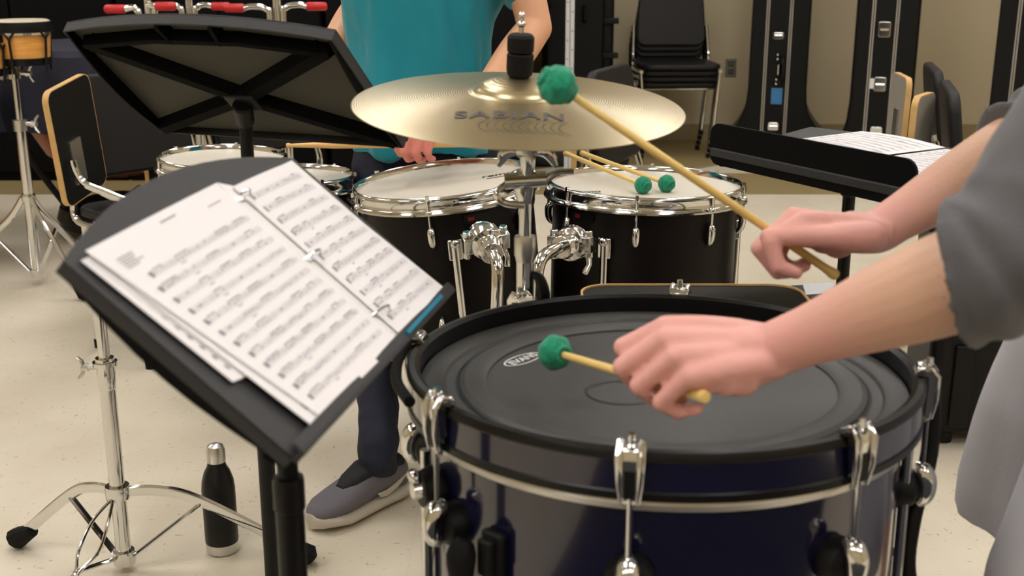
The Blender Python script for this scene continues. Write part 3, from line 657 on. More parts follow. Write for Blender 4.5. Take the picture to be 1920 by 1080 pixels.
# upper page stack right, page stack left, loose sheets
def sheet(nm, lab, px4, off, systems, seed, title, curl=0., group=None, dens=1.):
    cs_ = [on1(x, y, off) for x, y in px4]; o = page(nm, cs_, n1, systems, seed, None, curl=curl, title=title, dens=dens)
    o.data.transform(T(*-cs_[0])); o.location = cs_[0]; o.matrix_basis = T(*cs_[0]); o['label'] = lab; o['category'] = 'sheet music'
    if group: o['group'] = group
    return o
sheet('music_sheet', 'printed music page lying topmost on the right half of the open binder', [(436, 350), (540, 306), (838, 546), (752, 628)], .0078, 11, 4, False, curl=.003)
sheet('music_sheet', 'printed music page with a title, topmost on the left half of the open binder', [(160, 470), (405, 344), (748, 640), (604, 783)], .0088, 12, 9, True, curl=.002)
sheet('music_sheet', 'white sheet edge showing just under the topmost page on the left half', [(166, 476), (404, 350), (740, 652), (596, 806)], .0068, 11, 19, False)
sheet('music_sheet', 'loose white sheet sticking out lowest, left of the binder above the dark desk', [(152, 488), (300, 416), (610, 640), (437, 716)], .0042, 11, 29, False)
sheet('music_sheet', 'loose white sheet second from the left edge of the stack on the front stand', [(160, 484), (310, 414), (620, 632), (449, 698)], .0050, 11, 39, False)
# sheets on the right stand
n3 = fr3.to_3x3() @ Vector((0, 0, 1))
def on3(px, py, off=.008): return plane_hit(fr3, px, py, off)
tl, tr, bl = on3(1615, 246), on3(1772, 279), on3(1510, 259); ud = tr - tl; vd = (bl - tl) * 1.9
for TL_, TR_, lab, sd in ((tl, tr, 'white printed music page on the flat right stand, the left one of two', 3), (tr + ud * .01, tr + ud * 1.12, 'white printed music page on the flat right stand, half hidden by the arm', 5)):
    cs_ = [TL_, TR_, TR_ + vd, TL_ + vd]
    o = page('music_sheet', cs_, n3, 13, sd, None, curl=.007, title=False, inkm='inkd'); o.data.transform(T(*-cs_[0])); o.matrix_basis = T(*cs_[0]); o['label'] = lab; o['category'] = 'sheet music'

# ------------------------------------------------------------------ mallets and sticks
def mallet(label, head, butt, rh=.021, rs=.0052, group=None):
    head, butt = Vector(head), Vector(butt); d = (head - butt).normalized(); t = thing('mallet', label, 'mallet', mtx=frame(butt, z=d, x=(1, .1, .2)), group=group)
    L = (head - butt).length; fr = world(t)
    MB().lathe([(0, -.001), (rs * 1.15, .0), (rs * 1.35, .006), (rs * 1.1, .012), (rs, .02), (rs * .95, L * .6), (rs * .85, L - .01), (0, L)], 14, fr).build('handle', 'birch', t)
    m = MB(); n1_, n2_ = 28, 18; vs = []; fs = []
    for i in range(n2_ + 1):
        th = pi * i / n2_
        for k in range(n1_):
            a = 2 * pi * k / n1_; w_ = 1 + .035 * sin(9 * th + 3 * a) * sin(th) + .02 * sin(7 * a)
            vs.append((rh * sin(th) * cos(a) * w_, rh * sin(th) * sin(a) * w_, L + rh * .92 * cos(th) * w_))
    for i in range(n2_):
        for k in range(n1_): k2 = (k + 1) % n1_; fs.append((i * n1_ + k, (i + 1) * n1_ + k, (i + 1) * n1_ + k2, i * n1_ + k2))
    m.add(vs, fs, fr)
    for s in (-1, 1): m.tube([(rh * .42 * cos(k * pi / 8), rh * .42 * sin(k * pi / 8), L + s * rh * .86) for k in range(17)], .0028, 6, fr)
    m.lathe([(0, L + rh * .98), (.005, L + rh * .96), (.006, L + rh * .86)], 12, fr)
    m.build('yarn_head', 'green', t, sharp=60); return t
NH, NB = P(1041, 661, 1.32), P(1324, 745, 1.09)
mallet('green yarn mallet held low over the black drum head', NH, NB, rh=.0205)
FH, FB = P(1045, 160, 1.34), P(1568, 517, 1.40)
mallet('green yarn mallet raised in front of the cymbal', FH, FB, rh=.0225)
h2 = q2 @ Vector((0, 0, -.009)); nn2 = (q2.to_3x3() @ Vector((0, 0, 1)))
def on_tom(px, py, off): 
    d = ray(px, py); c = Vector((0, 0, CH)); o = h2 + nn2 * off; k = (o - c).dot(nn2) / d.dot(nn2); return c + d * k
for (hx, hy), (bx, by), lab in (((1206, 347), (1098, 303), 'green yarn mallet resting on the right tom head, the left one of two'), ((1250, 344), (1128, 300), 'green yarn mallet resting on the right tom head, the right one of two')):
    a = on_tom(hx, hy, .019); b = on_tom(bx, by, .035)
    mallet(lab, a, a + (b - a).normalized() * .34, rh=.0195, rs=.0055)
SA, SB = P(536, 273, 2.60), P(900, 269, 2.64)
st = thing('drumstick', 'light wood drumstick held level by the person in the teal shirt', 'drumstick', mtx=frame(SB, z=SA - SB, x=(0, 0, 1)))
L = (SA - SB).length
MB().lathe([(0, 0), (.006, .001), (.008, .006), (.0082, .2), (.0078, L * .75), (.0045, L - .018), (.0038, L - .012), (.006, L - .006), (.005, L - .001), (0, L)], 16, world(st)).build('stick_shaft', 'stick', st)

# ------------------------------------------------------------------ people
def hand(mb, wrist, xd, zd, side, flex, thumb, splay=(0.05, .015, -.02, -.06), sc_=1., spread=1.):
    """side=+1 left hand, -1 right hand. xd: wrist->knuckles, zd: back of the hand"""
    X = Vector(xd).normalized(); Z = Vector(zd); Z = (Z - X * Z.dot(X)).normalized(); Tm = X.cross(Z) * side
    W_ = Vector(wrist)
    def L_(x, t, z): return W_ + (X * x + Tm * t + Z * z) * sc_
    mcp = [(.094, .030, -.001), (.098, .0095, .003), (.092, -.0115, .001), (.083, -.030, -.006)]
    ln = [(.044, .027, .021), (.049, .031, .022), (.045, .029, .022), (.036, .022, .019)]
    rd = [(.0108, .0096, .0085, .0068), (.0110, .0098, .0087, .0070), (.0104, .0093, .0082, .0066), (.0092, .0082, .0073, .006)]
    for i, (mx, my, mz) in enumerate(mcp):
        my *= spread
        mb.tube(spline([L_(-.005, my * .45, -.002), L_(mx * .5, my * .8, 0), L_(mx, my, mz)], 4), spl1([.0155 * sc_, .0145 * sc_, .0118 * sc_], 4), 12)
        mb.tube(spline([L_(.004, my * .45, -.010), L_(mx * .5, my * .8, -.011), L_(mx - .01, my, mz - .008)], 4), spl1([.014 * sc_, .013 * sc_, .010 * sc_], 4), 12)
        p = Vector((mx, my, mz)); ang = 0; pts = [p.copy()]; yaw = splay[i]
        for l, fl in zip(ln[i], flex[i]):
            ang += R(fl); p = p + Vector((l * cos(ang) * cos(yaw), l * sin(yaw) * max(0, cos(ang)), -l * sin(ang))); pts.append(p.copy())
        w3 = [L_(*q_) for q_ in pts]
        for k in range(3):
            mb.tube([w3[k], w3[k].lerp(w3[k + 1], .5), w3[k + 1]], [rd[i][k] * sc_, rd[i][k] * .93 * sc_, rd[i][k + 1] * sc_], 14)
            mb.ball(w3[k], rd[i][k] * 1.04 * sc_, 14, 10)
        mb.ball(w3[3], rd[i][3] * sc_, 14, 10)
    # heel, thumb base
    mb.ball(L_(.030, -.022, -.014), .0175 * sc_); mb.ball(L_(.045, -.026, -.012), .016 * sc_)
    tp = [L_(*q_) for q_ in thumb]
    mb.tube(spline([L_(.008, .014, -.008), tp[0], tp[1]], 4), spl1([.015 * sc_, .017 * sc_, .0135 * sc_], 4), 12)
    for k in range(1, len(tp) - 1): mb.tube([tp[k], tp[k + 1]], [(.0120, .0112, .0095)[min(k - 1, 2)] * sc_, (.0112, .0085)[min(k - 1, 1)] * sc_], 14)
    for k in range(1, len(tp)): mb.ball(tp[k], (.0, .0122, .0112, .0090)[min(k, 3)] * sc_, 14, 10)
    return L_
def limb(mb, pts, rads, n=6, seg=20, ell=None):
    s = spline(pts, n); r = spl1(rads, n); mb.tube(s, r, seg, ell=ell); mb.ball(s[0], r[0], seg, 12); mb.ball(s[-1], r[-1], seg, 12)
def torso(mb, secs, seg=32):
    """secs: (center, half width vector, half depth vector)"""
    vs = []; fs = []; n = len(secs)
    for c, a, b in secs:
        c, a, b = Vector(c), Vector(a), Vector(b)
        for k in range(seg):
            t = 2 * pi * k / seg; ct, st_ = cos(t), sin(t); e = .85
            vs.append(c + a * math.copysign(abs(ct) ** e, ct) + b * math.copysign(abs(st_) ** e, st_))
    for i in range(n - 1):
        for k in range(seg): k2 = (k + 1) % seg; fs.append((i * seg + k, i * seg + k2, (i + 1) * seg + k2, (i + 1) * seg + k))
    fs += [tuple(range(seg))[::-1], tuple((n - 1) * seg + k for k in range(seg))]; mb.add(vs, fs)
def head(mb, c, fwd, t, mats):
    """head with face; c = centre of skull; fwd = unit facing"""
    f = Vector(fwd).normalized(); s = f.cross(Vector((0, 0, 1))).normalized(); u = s.cross(f); c = Vector(c); fr = Matrix((s, f, u)).transposed().to_4x4(); fr.translation = c
    mb.ball((0, -.012, .02), (.075, .093, .088), 24, 16, fr); mb.ball((0, .018, -.045), (.058, .066, .066), 24, 16, fr); mb.ball((0, .045, -.085), (.030, .034, .025), 16, 10, fr)
    mb.tube([(0, .088, .005), (0, .100, -.018), (0, .108, -.034)], [.008, .011, .013], 10, fr); mb.ball((0, .094, -.038), (.017, .014, .008), 12, 8, fr)
    mb.ball((0, .076, .018), (.055, .022, .010), 14, 8, fr)
    mb.ball((0, .080, -.062), (.024, .012, .010), 12, 8, fr)
    for k in (-1, 1):
        mb.ball((k * .076, -.002, -.012), (.009, .018, .032), 12, 8, fr); mb.ball((k * .045, .058, -.03), (.022, .02, .022), 12, 8, fr)
        e = MB().ball((k * .031, .076, -.001), .0115, 14, 10, fr).build('eye', 'eye', t); MB().ball((k * .031, .0845, -.001), (.0055, .004, .0055), 10, 8, fr).build('iris', 'iris', e)
    MB().ball((0, .089, -.058), (.023, .006, .0045), 14, 8, fr).ball((0, .088, -.066), (.020, .007, .005), 14, 8, fr).build('mouth', 'lips', t)
    h = MB().ball((0, -.022, .040), (.084, .098, .084), 28, 18, fr).ball((0, -.06, -.01), (.072, .055, .075), 20, 14, fr).ball((0, .045, .085), (.062, .045, .035), 18, 12, fr)
    for k in (-1, 1): h.ball((k * .070, -.008, .02), (.014, .035, .04), 12, 8, fr)
    fuse(h, 'hair', 'hair', t, .006, 4, disp=lambda v: .004 * noise.noise(v * 60))
def wrinkle(amp, sx, sy, sz):
    def f(v): return amp * (noise.noise(Vector((v.x * sx, v.y * sy, v.z * sz))) + .5 * noise.noise(Vector((v.x * sx * 2.3, v.y * sy * 2.3 + 5, v.z * sz * 2.1))))
    return f

# ---- person in the teal shirt
pt_ = thing('person', 'person in a teal T-shirt and dark jeans standing behind the toms, holding a stick', 'person', (-.24, 3.0, 0))
tc_ = Vector((-.215, 3.02, 0))
hipz, shz = .86, 1.36
wl = P(868, 236, 2.70); el = P(1003, 52, 2.92); sl_ = Vector((-.02, 3.02, 1.37))
er = P(688, -5, 3.18); srr = Vector((-.385, 3.04, 1.36)); wr = P(585, 150, 2.93)
b = MB()
sec = [((tc_.x, tc_.y, .80), .15, .10), ((tc_.x, tc_.y, .9), .155, .105), ((tc_.x, tc_.y, 1.02), .14, .095), ((tc_.x, tc_.y, 1.2), .16, .105), ((tc_.x, tc_.y, 1.33), .165, .10), ((tc_.x, tc_.y, 1.40), .13, .075), ((tc_.x, tc_.y, 1.44), .06, .055)]
torso(b, [(c, (a, 0, 0), (0, d, 0)) for c, a, d in sec])
limb(b, [(tc_.x, tc_.y, 1.40), (tc_.x, tc_.y - .01, 1.5), (tc_.x, tc_.y - .02, 1.55)], [.062, .054, .054])
limb(b, [(tc_.x + .12, tc_.y, 1.37), sl_, sl_.lerp(el, .5), el], [.055, .056, .047, .041]); limb(b, [el, el.lerp(wl, .3), el.lerp(wl, .75), wl], [.041, .044, .032, .027])
limb(b, [(tc_.x - .12, tc_.y, 1.37), srr, srr.lerp(er, .5), er], [.055, .056, .047, .041]); limb(b, [er, er.lerp(wr, .3), er.lerp(wr, .75), wr], [.041, .044, .032, .027])
ank = G(716, 905, .09); ank = P(710, 893, 2.55); ank.z = .09
knee = Vector((-.335, 2.97, .48)); hipL = Vector((-.31, 3.02, .84)); hipR = Vector((-.12, 3.02, .84)); kneeR = Vector((-.10, 3.02, .47)); ankR = Vector((-.09, 3.1, .09))
for h_, k_, a_ in ((hipL, knee, ank), (hipR, kneeR, ankR)):
    limb(b, [h_, h_.lerp(k_, .5), k_], [.078, .068, .05]); limb(b, [k_, k_.lerp(a_, .35), a_], [.05, .046, .032])
fd = (P(590, 965, 2.42) - P(745, 925, 2.60)); fd.z = 0; fd.normalize(); fdR = Vector((.25, -.95, 0)).normalized()
for a_, d_ in ((ank, fd), (ankR, fdR)):
    b.ball(a_ + Vector((0, 0, -.02)) - d_ * .01, (.035, .035, .04)); b.tube([a_ + Vector((0, 0, -.04)) - d_ * .03, Vector((a_.x, a_.y, .045)) + d_ * .08, Vector((a_.x, a_.y, .035)) + d_ * .17], [.026, .024, .012], 14)
G1 = P(800, 268, 2.63)
wl2 = G1 + Vector((.030, .078, .062))
limb(b, [wl, wl.lerp(wl2, .6), wl2], [.028, .027, .026])
hand(b, wl2, G1 + Vector((-.015, -.001, .032)) - wl2, (.05, -.45, .9), 1, [(54, 66, 32), (54, 68, 32), (52, 68, 32), (50, 66, 32)], [(.03, .034, -.012), (.062, .044, -.022), (.088, .042, -.030), (.105, .034, -.034)], sc_=1.1)
hand(b, wr, (.1, -.9, -.3), (-.2, -.3, .9), -1, [(30, 40, 25), (32, 42, 25), (35, 44, 25), (38, 44, 25)], [(.03, .034, -.012), (.062, .050, -.016), (.088, .056, -.022), (.105, .056, -.026)])
head(b, (tc_.x, tc_.y - .03, 1.63), (.1, -1, -.15), pt_, M)
skT = skin('skin_far', srgb(214, 160, 124), srgb(218, 132, 118), [tuple(G1 - Vector((-.24, 3.0, 0)))], .10)
fuse(b, 'body', skT, pt_, .0036, 3)
sh = MB()
ssec = [((tc_.x - .005, tc_.y, .75), .178, .135), ((tc_.x - .005, tc_.y, .80), .180, .137), ((tc_.x, tc_.y, .9), .178, .132), ((tc_.x, tc_.y, 1.02), .176, .128), ((tc_.x + .003, tc_.y, 1.2), .197, .130), ((tc_.x, tc_.y, 1.33), .194, .122), ((tc_.x, tc_.y, 1.40), .155, .095), ((tc_.x, tc_.y, 1.435), .09, .075), ((tc_.x, tc_.y, 1.45), .075, .068)]
torso(sh, [(c, (a, 0, 0), (0, d, 0)) for c, a, d in ssec])
limb(sh, [(tc_.x + .12, tc_.y, 1.36), sl_, sl_.lerp(el, .35), sl_.lerp(el, .62)], [.07, .076, .076, .074], ell=None); limb(sh, [(tc_.x - .12, tc_.y, 1.36), srr, srr.lerp(er, .25), srr.lerp(er, .42)], [.07, .076, .076, .074])
fuse(sh, 'shirt', 'tshirt', pt_, .006, 5, disp=lambda v: .028 * noise.noise(Vector((v.x * 11, v.y * 9, v.z * 3.0 + v.x * 5))) + .016 * abs(noise.noise(Vector((v.x * 17 + v.z * 3, v.y * 12, v.z * 4)))) + .005 * noise.noise(Vector((v.x * 26, v.y * 20, v.z * 9))))
j = MB(); torso(j, [((tc_.x, tc_.y, .74), (.155, 0, 0), (0, .105, 0)), ((tc_.x, tc_.y, .86), (.168, 0, 0), (0, .118, 0)), ((tc_.x, tc_.y, .95), (.16, 0, 0), (0, .11, 0))])
for h_, k_, a_ in ((hipL, knee, ank), (hipR, kneeR, ankR)):
    limb(j, [h_, h_.lerp(k_, .5), k_, k_.lerp(a_, .4), a_ + Vector((0, 0, .07)), a_ + Vector((0, 0, .012))], [.090, .080, .062, .054, .047, .048])
fuse(j, 'jeans', 'jean', pt_, .006, 4, disp=lambda v: .006 * noise.noise(Vector((v.x * 12, v.y * 12, v.z * 26))) + .004 * noise.noise(v * 30))
def shoe(a_, d_, t):
    d_ = Vector(d_).normalized(); s = Vector((-d_.y, d_.x, 0)); o = Vector((a_.x, a_.y, 0)); fr = (Matrix((d_, s, Vector((0, 0, 1)))).transposed() * 1.06).to_4x4(); fr.translation = o
    xs = [-.072, -.060, -.03, .02, .07, .12, .155, .178, .188]; hw = [.020, .032, .036, .037, .043, .047, .043, .030, .012]; tp = [.072, .088, .092, .098, .080, .062, .052, .042, .030]
    u = MB(); torso(u, [((x, 0, (z + .022) / 2 + .004), (0, w_, 0), (0, 0, (z - .022) / 2 + .004)) for x, w_, z in zip(xs, hw, tp)], 24)
    u.v = [fr @ v for v in u.v]; up = fuse(u, 'shoe', 'shoe', t, .004, 3)
    u = MB(); torso(u, [((x, 0, .017 + (.006 if x > .15 else 0)), (0, w_ * 1.1 + .003, 0), (0, 0, .016)) for x, w_ in zip(xs, hw)], 24); u.v = [fr @ v for v in u.v]; u.build('sole', 'sole', up, sharp=50)
    u = MB(); torso(u, [((x, 0, z), (0, w_, 0), (0, 0, .015)) for x, w_, z in ((-.05, .031, .090), (0, .036, .095), (.04, .034, .094), (.085, .026, .078), (.11, .014, .064))], 16); u.v = [fr @ v for v in u.v]; u.build('tongue', 'shoed', up)
    u = MB()
    for k in range(4):
        x = .03 + k * .018; z = .101 - k * .0085; u.tube([(x, -.026, z - .012), (x + .004, 0, z + .004), (x, .026, z - .012)], .0028, 6, fr)
    u.build('lace', 'white' if False else 'shoed', up)
    for sg in (-1, 1):   # curved tick on the side of the heel
        u = MB(); pts = [(.045, .030), (.02, .034), (-.01, .043), (-.045, .062), (-.068, .078), (-.045, .058), (-.015, .050), (.01, .050), (.035, .053)]
        pts = [(.04, .048), (.03, .036), (.01, .032), (-.02, .042), (-.062, .066), (-.02, .054), (.008, .046), (.026, .046)]
        def hwat(x): 
            for i in range(len(xs) - 1):
                if xs[i] <= x <= xs[i + 1]: q_ = (x - xs[i]) / (xs[i + 1] - xs[i]); return hw[i] * (1 - q_) + hw[i + 1] * q_
            return .03
        vs = [(x, sg * (hwat(x) + .0005), z) for x, z in pts] + [(x, sg * (hwat(x) + .0035), z) for x, z in pts]; n = len(pts)
        u.add(vs, [tuple(range(n)), tuple(range(n, 2 * n))] + [(i, (i + 1) % n, n + (i + 1) % n, n + i) for i in range(n)], fr); u.build('side_tick', 'sole', up)
shoe(ank - fd * .0, fd, pt_); shoe(ankR, fdR, pt_)

# ---- person in grey at the right, arms over the bass drum
pg = thing('person', 'person in a dark grey shirt and light grey shorts at right, playing with two mallets', 'person', (.8, 1.42, 0))
wn = P(1447, 655, 1.14); en = P(1880, 492, 1.03); sn = Vector((.63, 1.15, 1.235))
wf = P(1640, 436, 1.41); ef = P(1960, 246, 1.53); sf = Vector((.86, 1.53, 1.26))
b = MB()
hp = Vector((.79, 1.42, .90)); cst = Vector((.80, 1.36, 1.18)); axs = (sf - sn).normalized(); axs.z = 0; axs.normalize(); fwd = Vector((-axs.y, axs.x, 0)); hx = Vector((.25, .97, 0)).normalized(); hf = Vector((-.97, .25, 0))
sm = (sn + sf) / 2
torso(b, [(hp + Vector((0, 0, -.06)), hx * .14, hf * .10), (hp, hx * .145, hf * .10), (hp.lerp(cst, .45), hx * .125, hf * .09), (cst, axs * .15, fwd * .10), (sm + Vector((.03, .0, .0)), axs * .15, fwd * .09), (sm + Vector((.02, 0, .07)), axs * .08, fwd * .06), (sm + Vector((.01, 0, .10)), axs * .05, fwd * .05)])
hc = sm + Vector((-.05, .0, .28)); limb(b, [sm + Vector((.02, 0, .05)), sm + Vector((-.01, 0, .13)), sm + Vector((-.035, 0, .19))], [.06, .053, .053])
head(b, hc, (-1, -.1, -.5), pg, M)
limb(b, [sm.lerp(sn, .6), sn, sn.lerp(en, .5), en], [.055, .055, .046, .043])
kn0, kf0 = P(1268, 655, 1.13), P(1494, 416, 1.395)
limb(b, [wn.lerp(en, .12), wn, wn.lerp(kn0, .3)], [.029, .0275, .022]); limb(b, [wf.lerp(ef, .12), wf, wf.lerp(kf0, .3)], [.0275, .0262, .0225])
limb(b, [en, en.lerp(wn, .22), en.lerp(wn, .5), en.lerp(wn, .8), wn], [.0455, .0475, .0405, .0305, .0275], ell=None)
limb(b, [sm.lerp(sf, .6), sf, sf.lerp(ef, .5), ef], [.055, .055, .046, .043])
limb(b, [ef, ef.lerp(wf, .25), ef.lerp(wf, .55), ef.lerp(wf, .82), wf], [.043, .0445, .038, .0295, .0255])
GP = NB.lerp(NH, .25)
# near (left) hand, knuckles towards the left of the picture
kn = P(1268, 655, 1.13)
hand(b, wn, kn - wn, (.12, -.42, .90), 1, [(38, 78, 48), (46, 80, 50), (52, 84, 52), (56, 86, 52)], [(.028, .034, -.014), (.060, .036, -.034), (.088, .024, -.046), (.108, .014, -.050)], sc_=1.10)
kf = P(1494, 416, 1.395)
hand(b, wf, kf - wf, (.10, .30, 1), -1, [(36, 80, 52), (48, 88, 52), (60, 90, 52), (72, 90, 52)], [(.028, .036, -.010), (.066, .043, -.014), (.104, .037, -.018), (.132, .030, -.022)], sc_=1.13, splay=(.03, .01, -.02, -.05))
kneeA, ankA = Vector((.70, 1.33, .47)), Vector((.76, 1.30, .09)); kneeB, ankB = Vector((.78, 1.60, .47)), Vector((.86, 1.62, .09))
for h_, k_, a_ in ((Vector((.77, 1.33, .86)), kneeA, ankA), (Vector((.81, 1.52, .86)), kneeB, ankB)):
    limb(b, [h_, h_.lerp(k_, .5), k_], [.08, .07, .052]); limb(b, [k_, k_.lerp(a_, .35), a_], [.052, .052, .034]); b.tube([a_ + Vector((.03, 0, -.04)), Vector((a_.x - .08, a_.y, .045)), Vector((a_.x - .17, a_.y, .035))], [.03, .03, .022], 14)
o_ = Vector((.8, 1.42, 0))
skG = skin('skin_near', srgb(208, 166, 140), srgb(220, 160, 150), [tuple(P(1300, 690, 1.12) - o_), tuple(P(1510, 440, 1.40) - o_)], .085)
fuse(b, 'body', skG, pg, .0027, 6)
sh = MB()
torso(sh, [(hp + Vector((.0, 0, -.12)), hx * .175, hf * .13), (hp, hx * .17, hf * .13), (hp.lerp(cst, .5), hx * .16, hf * .12), (cst, axs * .175, fwd * .125), (sm + Vector((.03, 0, .0)), axs * .17, fwd * .11), (sm + Vector((.02, 0, .06)), axs * .09, fwd * .07)])
cf_n = P(1806, 512, 1.045); 
def sleeve(mb, s, e, w_, cuff, r0):
    pts = [s, s.lerp(e, .5), e + (s - e).normalized() * .03, e.lerp(cuff, .45), cuff]
    q_ = spline(pts, 12); n = len(q_); rad = []
    for i in range(n):
        t = i / (n - 1); fold = .0035 * sin(t * 34) * (t > .45); cuffb = .006 if t > .86 else 0
        rad.append(r0 * (1.15 - .12 * t) + fold + cuffb)
    mb.tube(q_, rad, 32); mb.ball(s, r0 * 1.1, 20, 14)
sleeve(sh, sn, en, wn, cf_n, .060); sleeve(sh, sf, ef, wf, ef.lerp(wf, .20), .054)
fuse(sh, 'shirt', 'gshirt', pg, .0045, 7, disp=lambda v: .005 * noise.noise(Vector((v.x * 22, v.y * 22, v.z * 14))))
so = MB(); torso(so, [(hp + Vector((0, 0, -.12)), hx * .165, hf * .125), (hp + Vector((0, 0, .06)), hx * .155, hf * .115)])
for h_, k_ in ((Vector((.79, 1.33, .84)), kneeA + Vector((.02, 0, 0))), (Vector((.81, 1.52, .84)), kneeB)):
    limb(so, [h_, h_.lerp(k_, .5)], [.11, .12]); so.tube([h_, h_.lerp(k_, .5), k_.lerp(h_, .03), k_ + Vector((0, 0, -.03))], [.11, .123, .128, .127], 36)
fuse(so, 'shorts', 'shorts', pg, .006, 3, disp=lambda v: .014 * noise.noise(Vector((v.x * 13, v.y * 13, v.z * 3))))
shoe(ankA, (-1, 0, 0), pg); shoe(ankB, (-1, .2, 0), pg)

# ------------------------------------------------------------------ chrome tripod stand at the left, bottle
lb = Vector((-.803, 2.235, 0))
ls = thing('percussion_stand', 'chrome double-braced tripod stand beside the black water bottle', 'stand', tuple(lb))
MB().cyl(lb + Vector((0, 0, .03)), lb + Vector((0, 0, .44)), .0155, seg=20).build('lower_tube', 'chrome', ls)
MB().cyl(lb + Vector((0, 0, .42)), lb + Vector((0, 0, .70)), .0115, seg=20).build('upper_tube', 'chrome', ls)
cl_ = MB().lathe([(.011, .02), (.018, .02), (.019, .014), (.017, .0), (.019, -.012), (.0175, -.03), (.0165, -.045), (.0155, -.047)], 20, T(lb.x, lb.y, .447)).lathe([(.018, .012), (.024, .012), (.024, .004), (.018, .004)], 20, T(lb.x, lb.y, .447), closed=True).build('collar', 'chrome', ls)
wing(lb + Vector((-.016, 0, .447)), (-1, -.1, 0), 1.1).build('wing_nut', 'steel', cl_)
wing(lb + Vector((0, 0, .70)), (0, 0, 1), 1.).build('top_clamp', 'chrome', ls)
tripod(ls, lb, .178, .032, [(lb.x - .25, lb.y + .09), (lb.x + .365, lb.y + .02)], r=.0115)
for k in (-1, 1):
    w_ = MB().tube(spline([lb + Vector((-.004, -.018, .172)), lb + Vector((-.020 + k * .016, -.06, .14)), lb + Vector((-.034 + k * .020, -.10, .095)), lb + Vector((-.046 + k * .004, -.14, .07)), lb + Vector((-.060 + k * .022, -.18, .05)), lb + Vector((-.075 + k * .022, -.23, .03))], 5), .0034, 8).build('wire_leg', 'chrome', ls)
    MB().ball(lb + Vector((-.075 + k * .022, -.23, .016)), .016).build('rubber_foot', 'rubber', w_)
MB().tube([lb + Vector((-.012, -.014, .034)), lb + Vector((-.045, -.135, .072))], .005, 8).build('brace', 'chrome', ls)
bo = thing('water_bottle', 'black insulated water bottle with steel cap standing on the floor', 'bottle', (-.620, 2.318, 0)); q = T(-.620, 2.318, 0)
MB().lathe([(0.031, .022), (.0345, .024), (.035, .030), (.035, .145), (.033, .165), (.027, .185), (.020, .198), (.0185, .206), (.0185, .210), (0, .210)], 40, q).build('bottle_body', 'bottle', bo)
MB().lathe([(0, .0), (.030, 0), (.0335, .004), (.0347, .022), (.0345, .0255), (0, .0255)], 40, q).build('bottle_base', 'steel', bo, label='bare steel base')
MB().lathe([(0, .208), (.0195, .208), (.020, .212), (.020, .234), (.0165, .243), (.009, .247), (0, .248)], 32, q).build('cap', 'steel', bo, label='brushed steel cap')

# ------------------------------------------------------------------ trap table, soft bag, trolley case
tb = G(1290, 541, .648); tx0, tx1 = P(1085, 545, 2.12).x, P(1492, 545, 2.12).x; tw = tx1 - tx0; tcx = (tx0 + tx1) / 2
tt_ = thing('percussion_table', 'low black tray table with a pale wooden rim behind the bass drum', 'table', (tcx, 1.95, 0))
to = MB().prism(rrect(tw - .008, .312, .05), .640, .649, T(tcx, 1.955, 0)).build('table_top', 'lam', tt_)
o1, o2 = rrect(tw, .32, .054, 6), rrect(tw - .008, .312, .05, 6); m = MB(); n = len(o1)
vs = [(x, y, z) for z in (.636, .652) for x, y in o1] + [(x, y, z) for z in (.636, .652) for x, y in o2]; fs = []
for i in range(n): jn = (i + 1) % n; fs += [(i, jn, n + jn, n + i), (2 * n + i, 3 * n + i, 3 * n + jn, 2 * n + jn), (n + i, n + jn, 3 * n + jn, 3 * n + i), (i, 2 * n + i, 2 * n + jn, jn)]
m.add(vs, fs, T(tcx, 1.955, 0)); m.build('wood_rim', 'plyedge', to)
MB().cyl((tcx, 1.955, .02), (tcx, 1.955, .64), .014).box((tcx, 1.955, .63), (.16, .16, .016)).build('post', 'blackmetal', tt_)
for a in (80, 200, 320):
    d = Vector((cos(R(a)), sin(R(a)), 0)); p = Vector((tcx, 1.955, 0)); MB().tube([p + Vector((0, 0, .16)), p + d * .16 + Vector((0, 0, .012))], .009, 10).build('leg', 'blackmetal', tt_)
bgp = P(1505, 552, 2.90); bg = thing('gig_bag', 'black padded soft bag with a small white label, on the floor past the bass drum', 'bag', (bgp.x, bgp.y, 0))
m = MB(); W2 = .17
torso(m, [((bgp.x, bgp.y, .002), (W2, 0, 0), (0, .13, 0)), ((bgp.x, bgp.y, .05), (W2 + .01, 0, 0), (0, .14, 0)), ((bgp.x, bgp.y, .33), (W2, 0, 0), (0, .13, 0)), ((bgp.x + .01, bgp.y, .395), (W2 - .03, 0, 0), (0, .105, 0)), ((bgp.x + .02, bgp.y, .412), (W2 - .09, 0, 0), (0, .06, 0))])
fuse(m, 'bag_body', 'bag', bg, .008, 4, disp=wrinkle(.006, 12, 12, 12))
lp = P(1536, 541, bgp.y - .075); fr = frame(lp, z=(.0, -.55, .83), x=(1, .1, 0)); MB().box((0, 0, 0), (.075, .034, .003), fr).build('bag_label', 'label', bg)
MB().tube([(bgp.x - W2 - .01, bgp.y, .36)] + [(bgp.x + (W2 + .012) * cos(a), bgp.y + .142 * sin(a), .335) for a in [R(180 + k * 15) for k in range(13)]], .005, 8).build('zipper', 'black', bg)
cp = Vector((1.32, 2.98, 0)); ct = thing('trolley_case', 'black wheeled trunk with a small metal latch near the grey shorts', 'case', tuple(cp), R(-4)); q = T(*cp) @ RZ(R(-4))
MB().box((0, .0, .30), (.50, .26, .54), q).build('case_body', 'case', ct, bevel=.03)
MB().box((0, -.125, .40), (.505, .03, .02), q).build('lid_seam', 'blackmetal', ct, bevel=.004)
for x in (-.17, -.02, .14):
    MB().box((x, -.134, .17), (.05, .012, .22), q).build('rib', 'case', ct, bevel=.005)
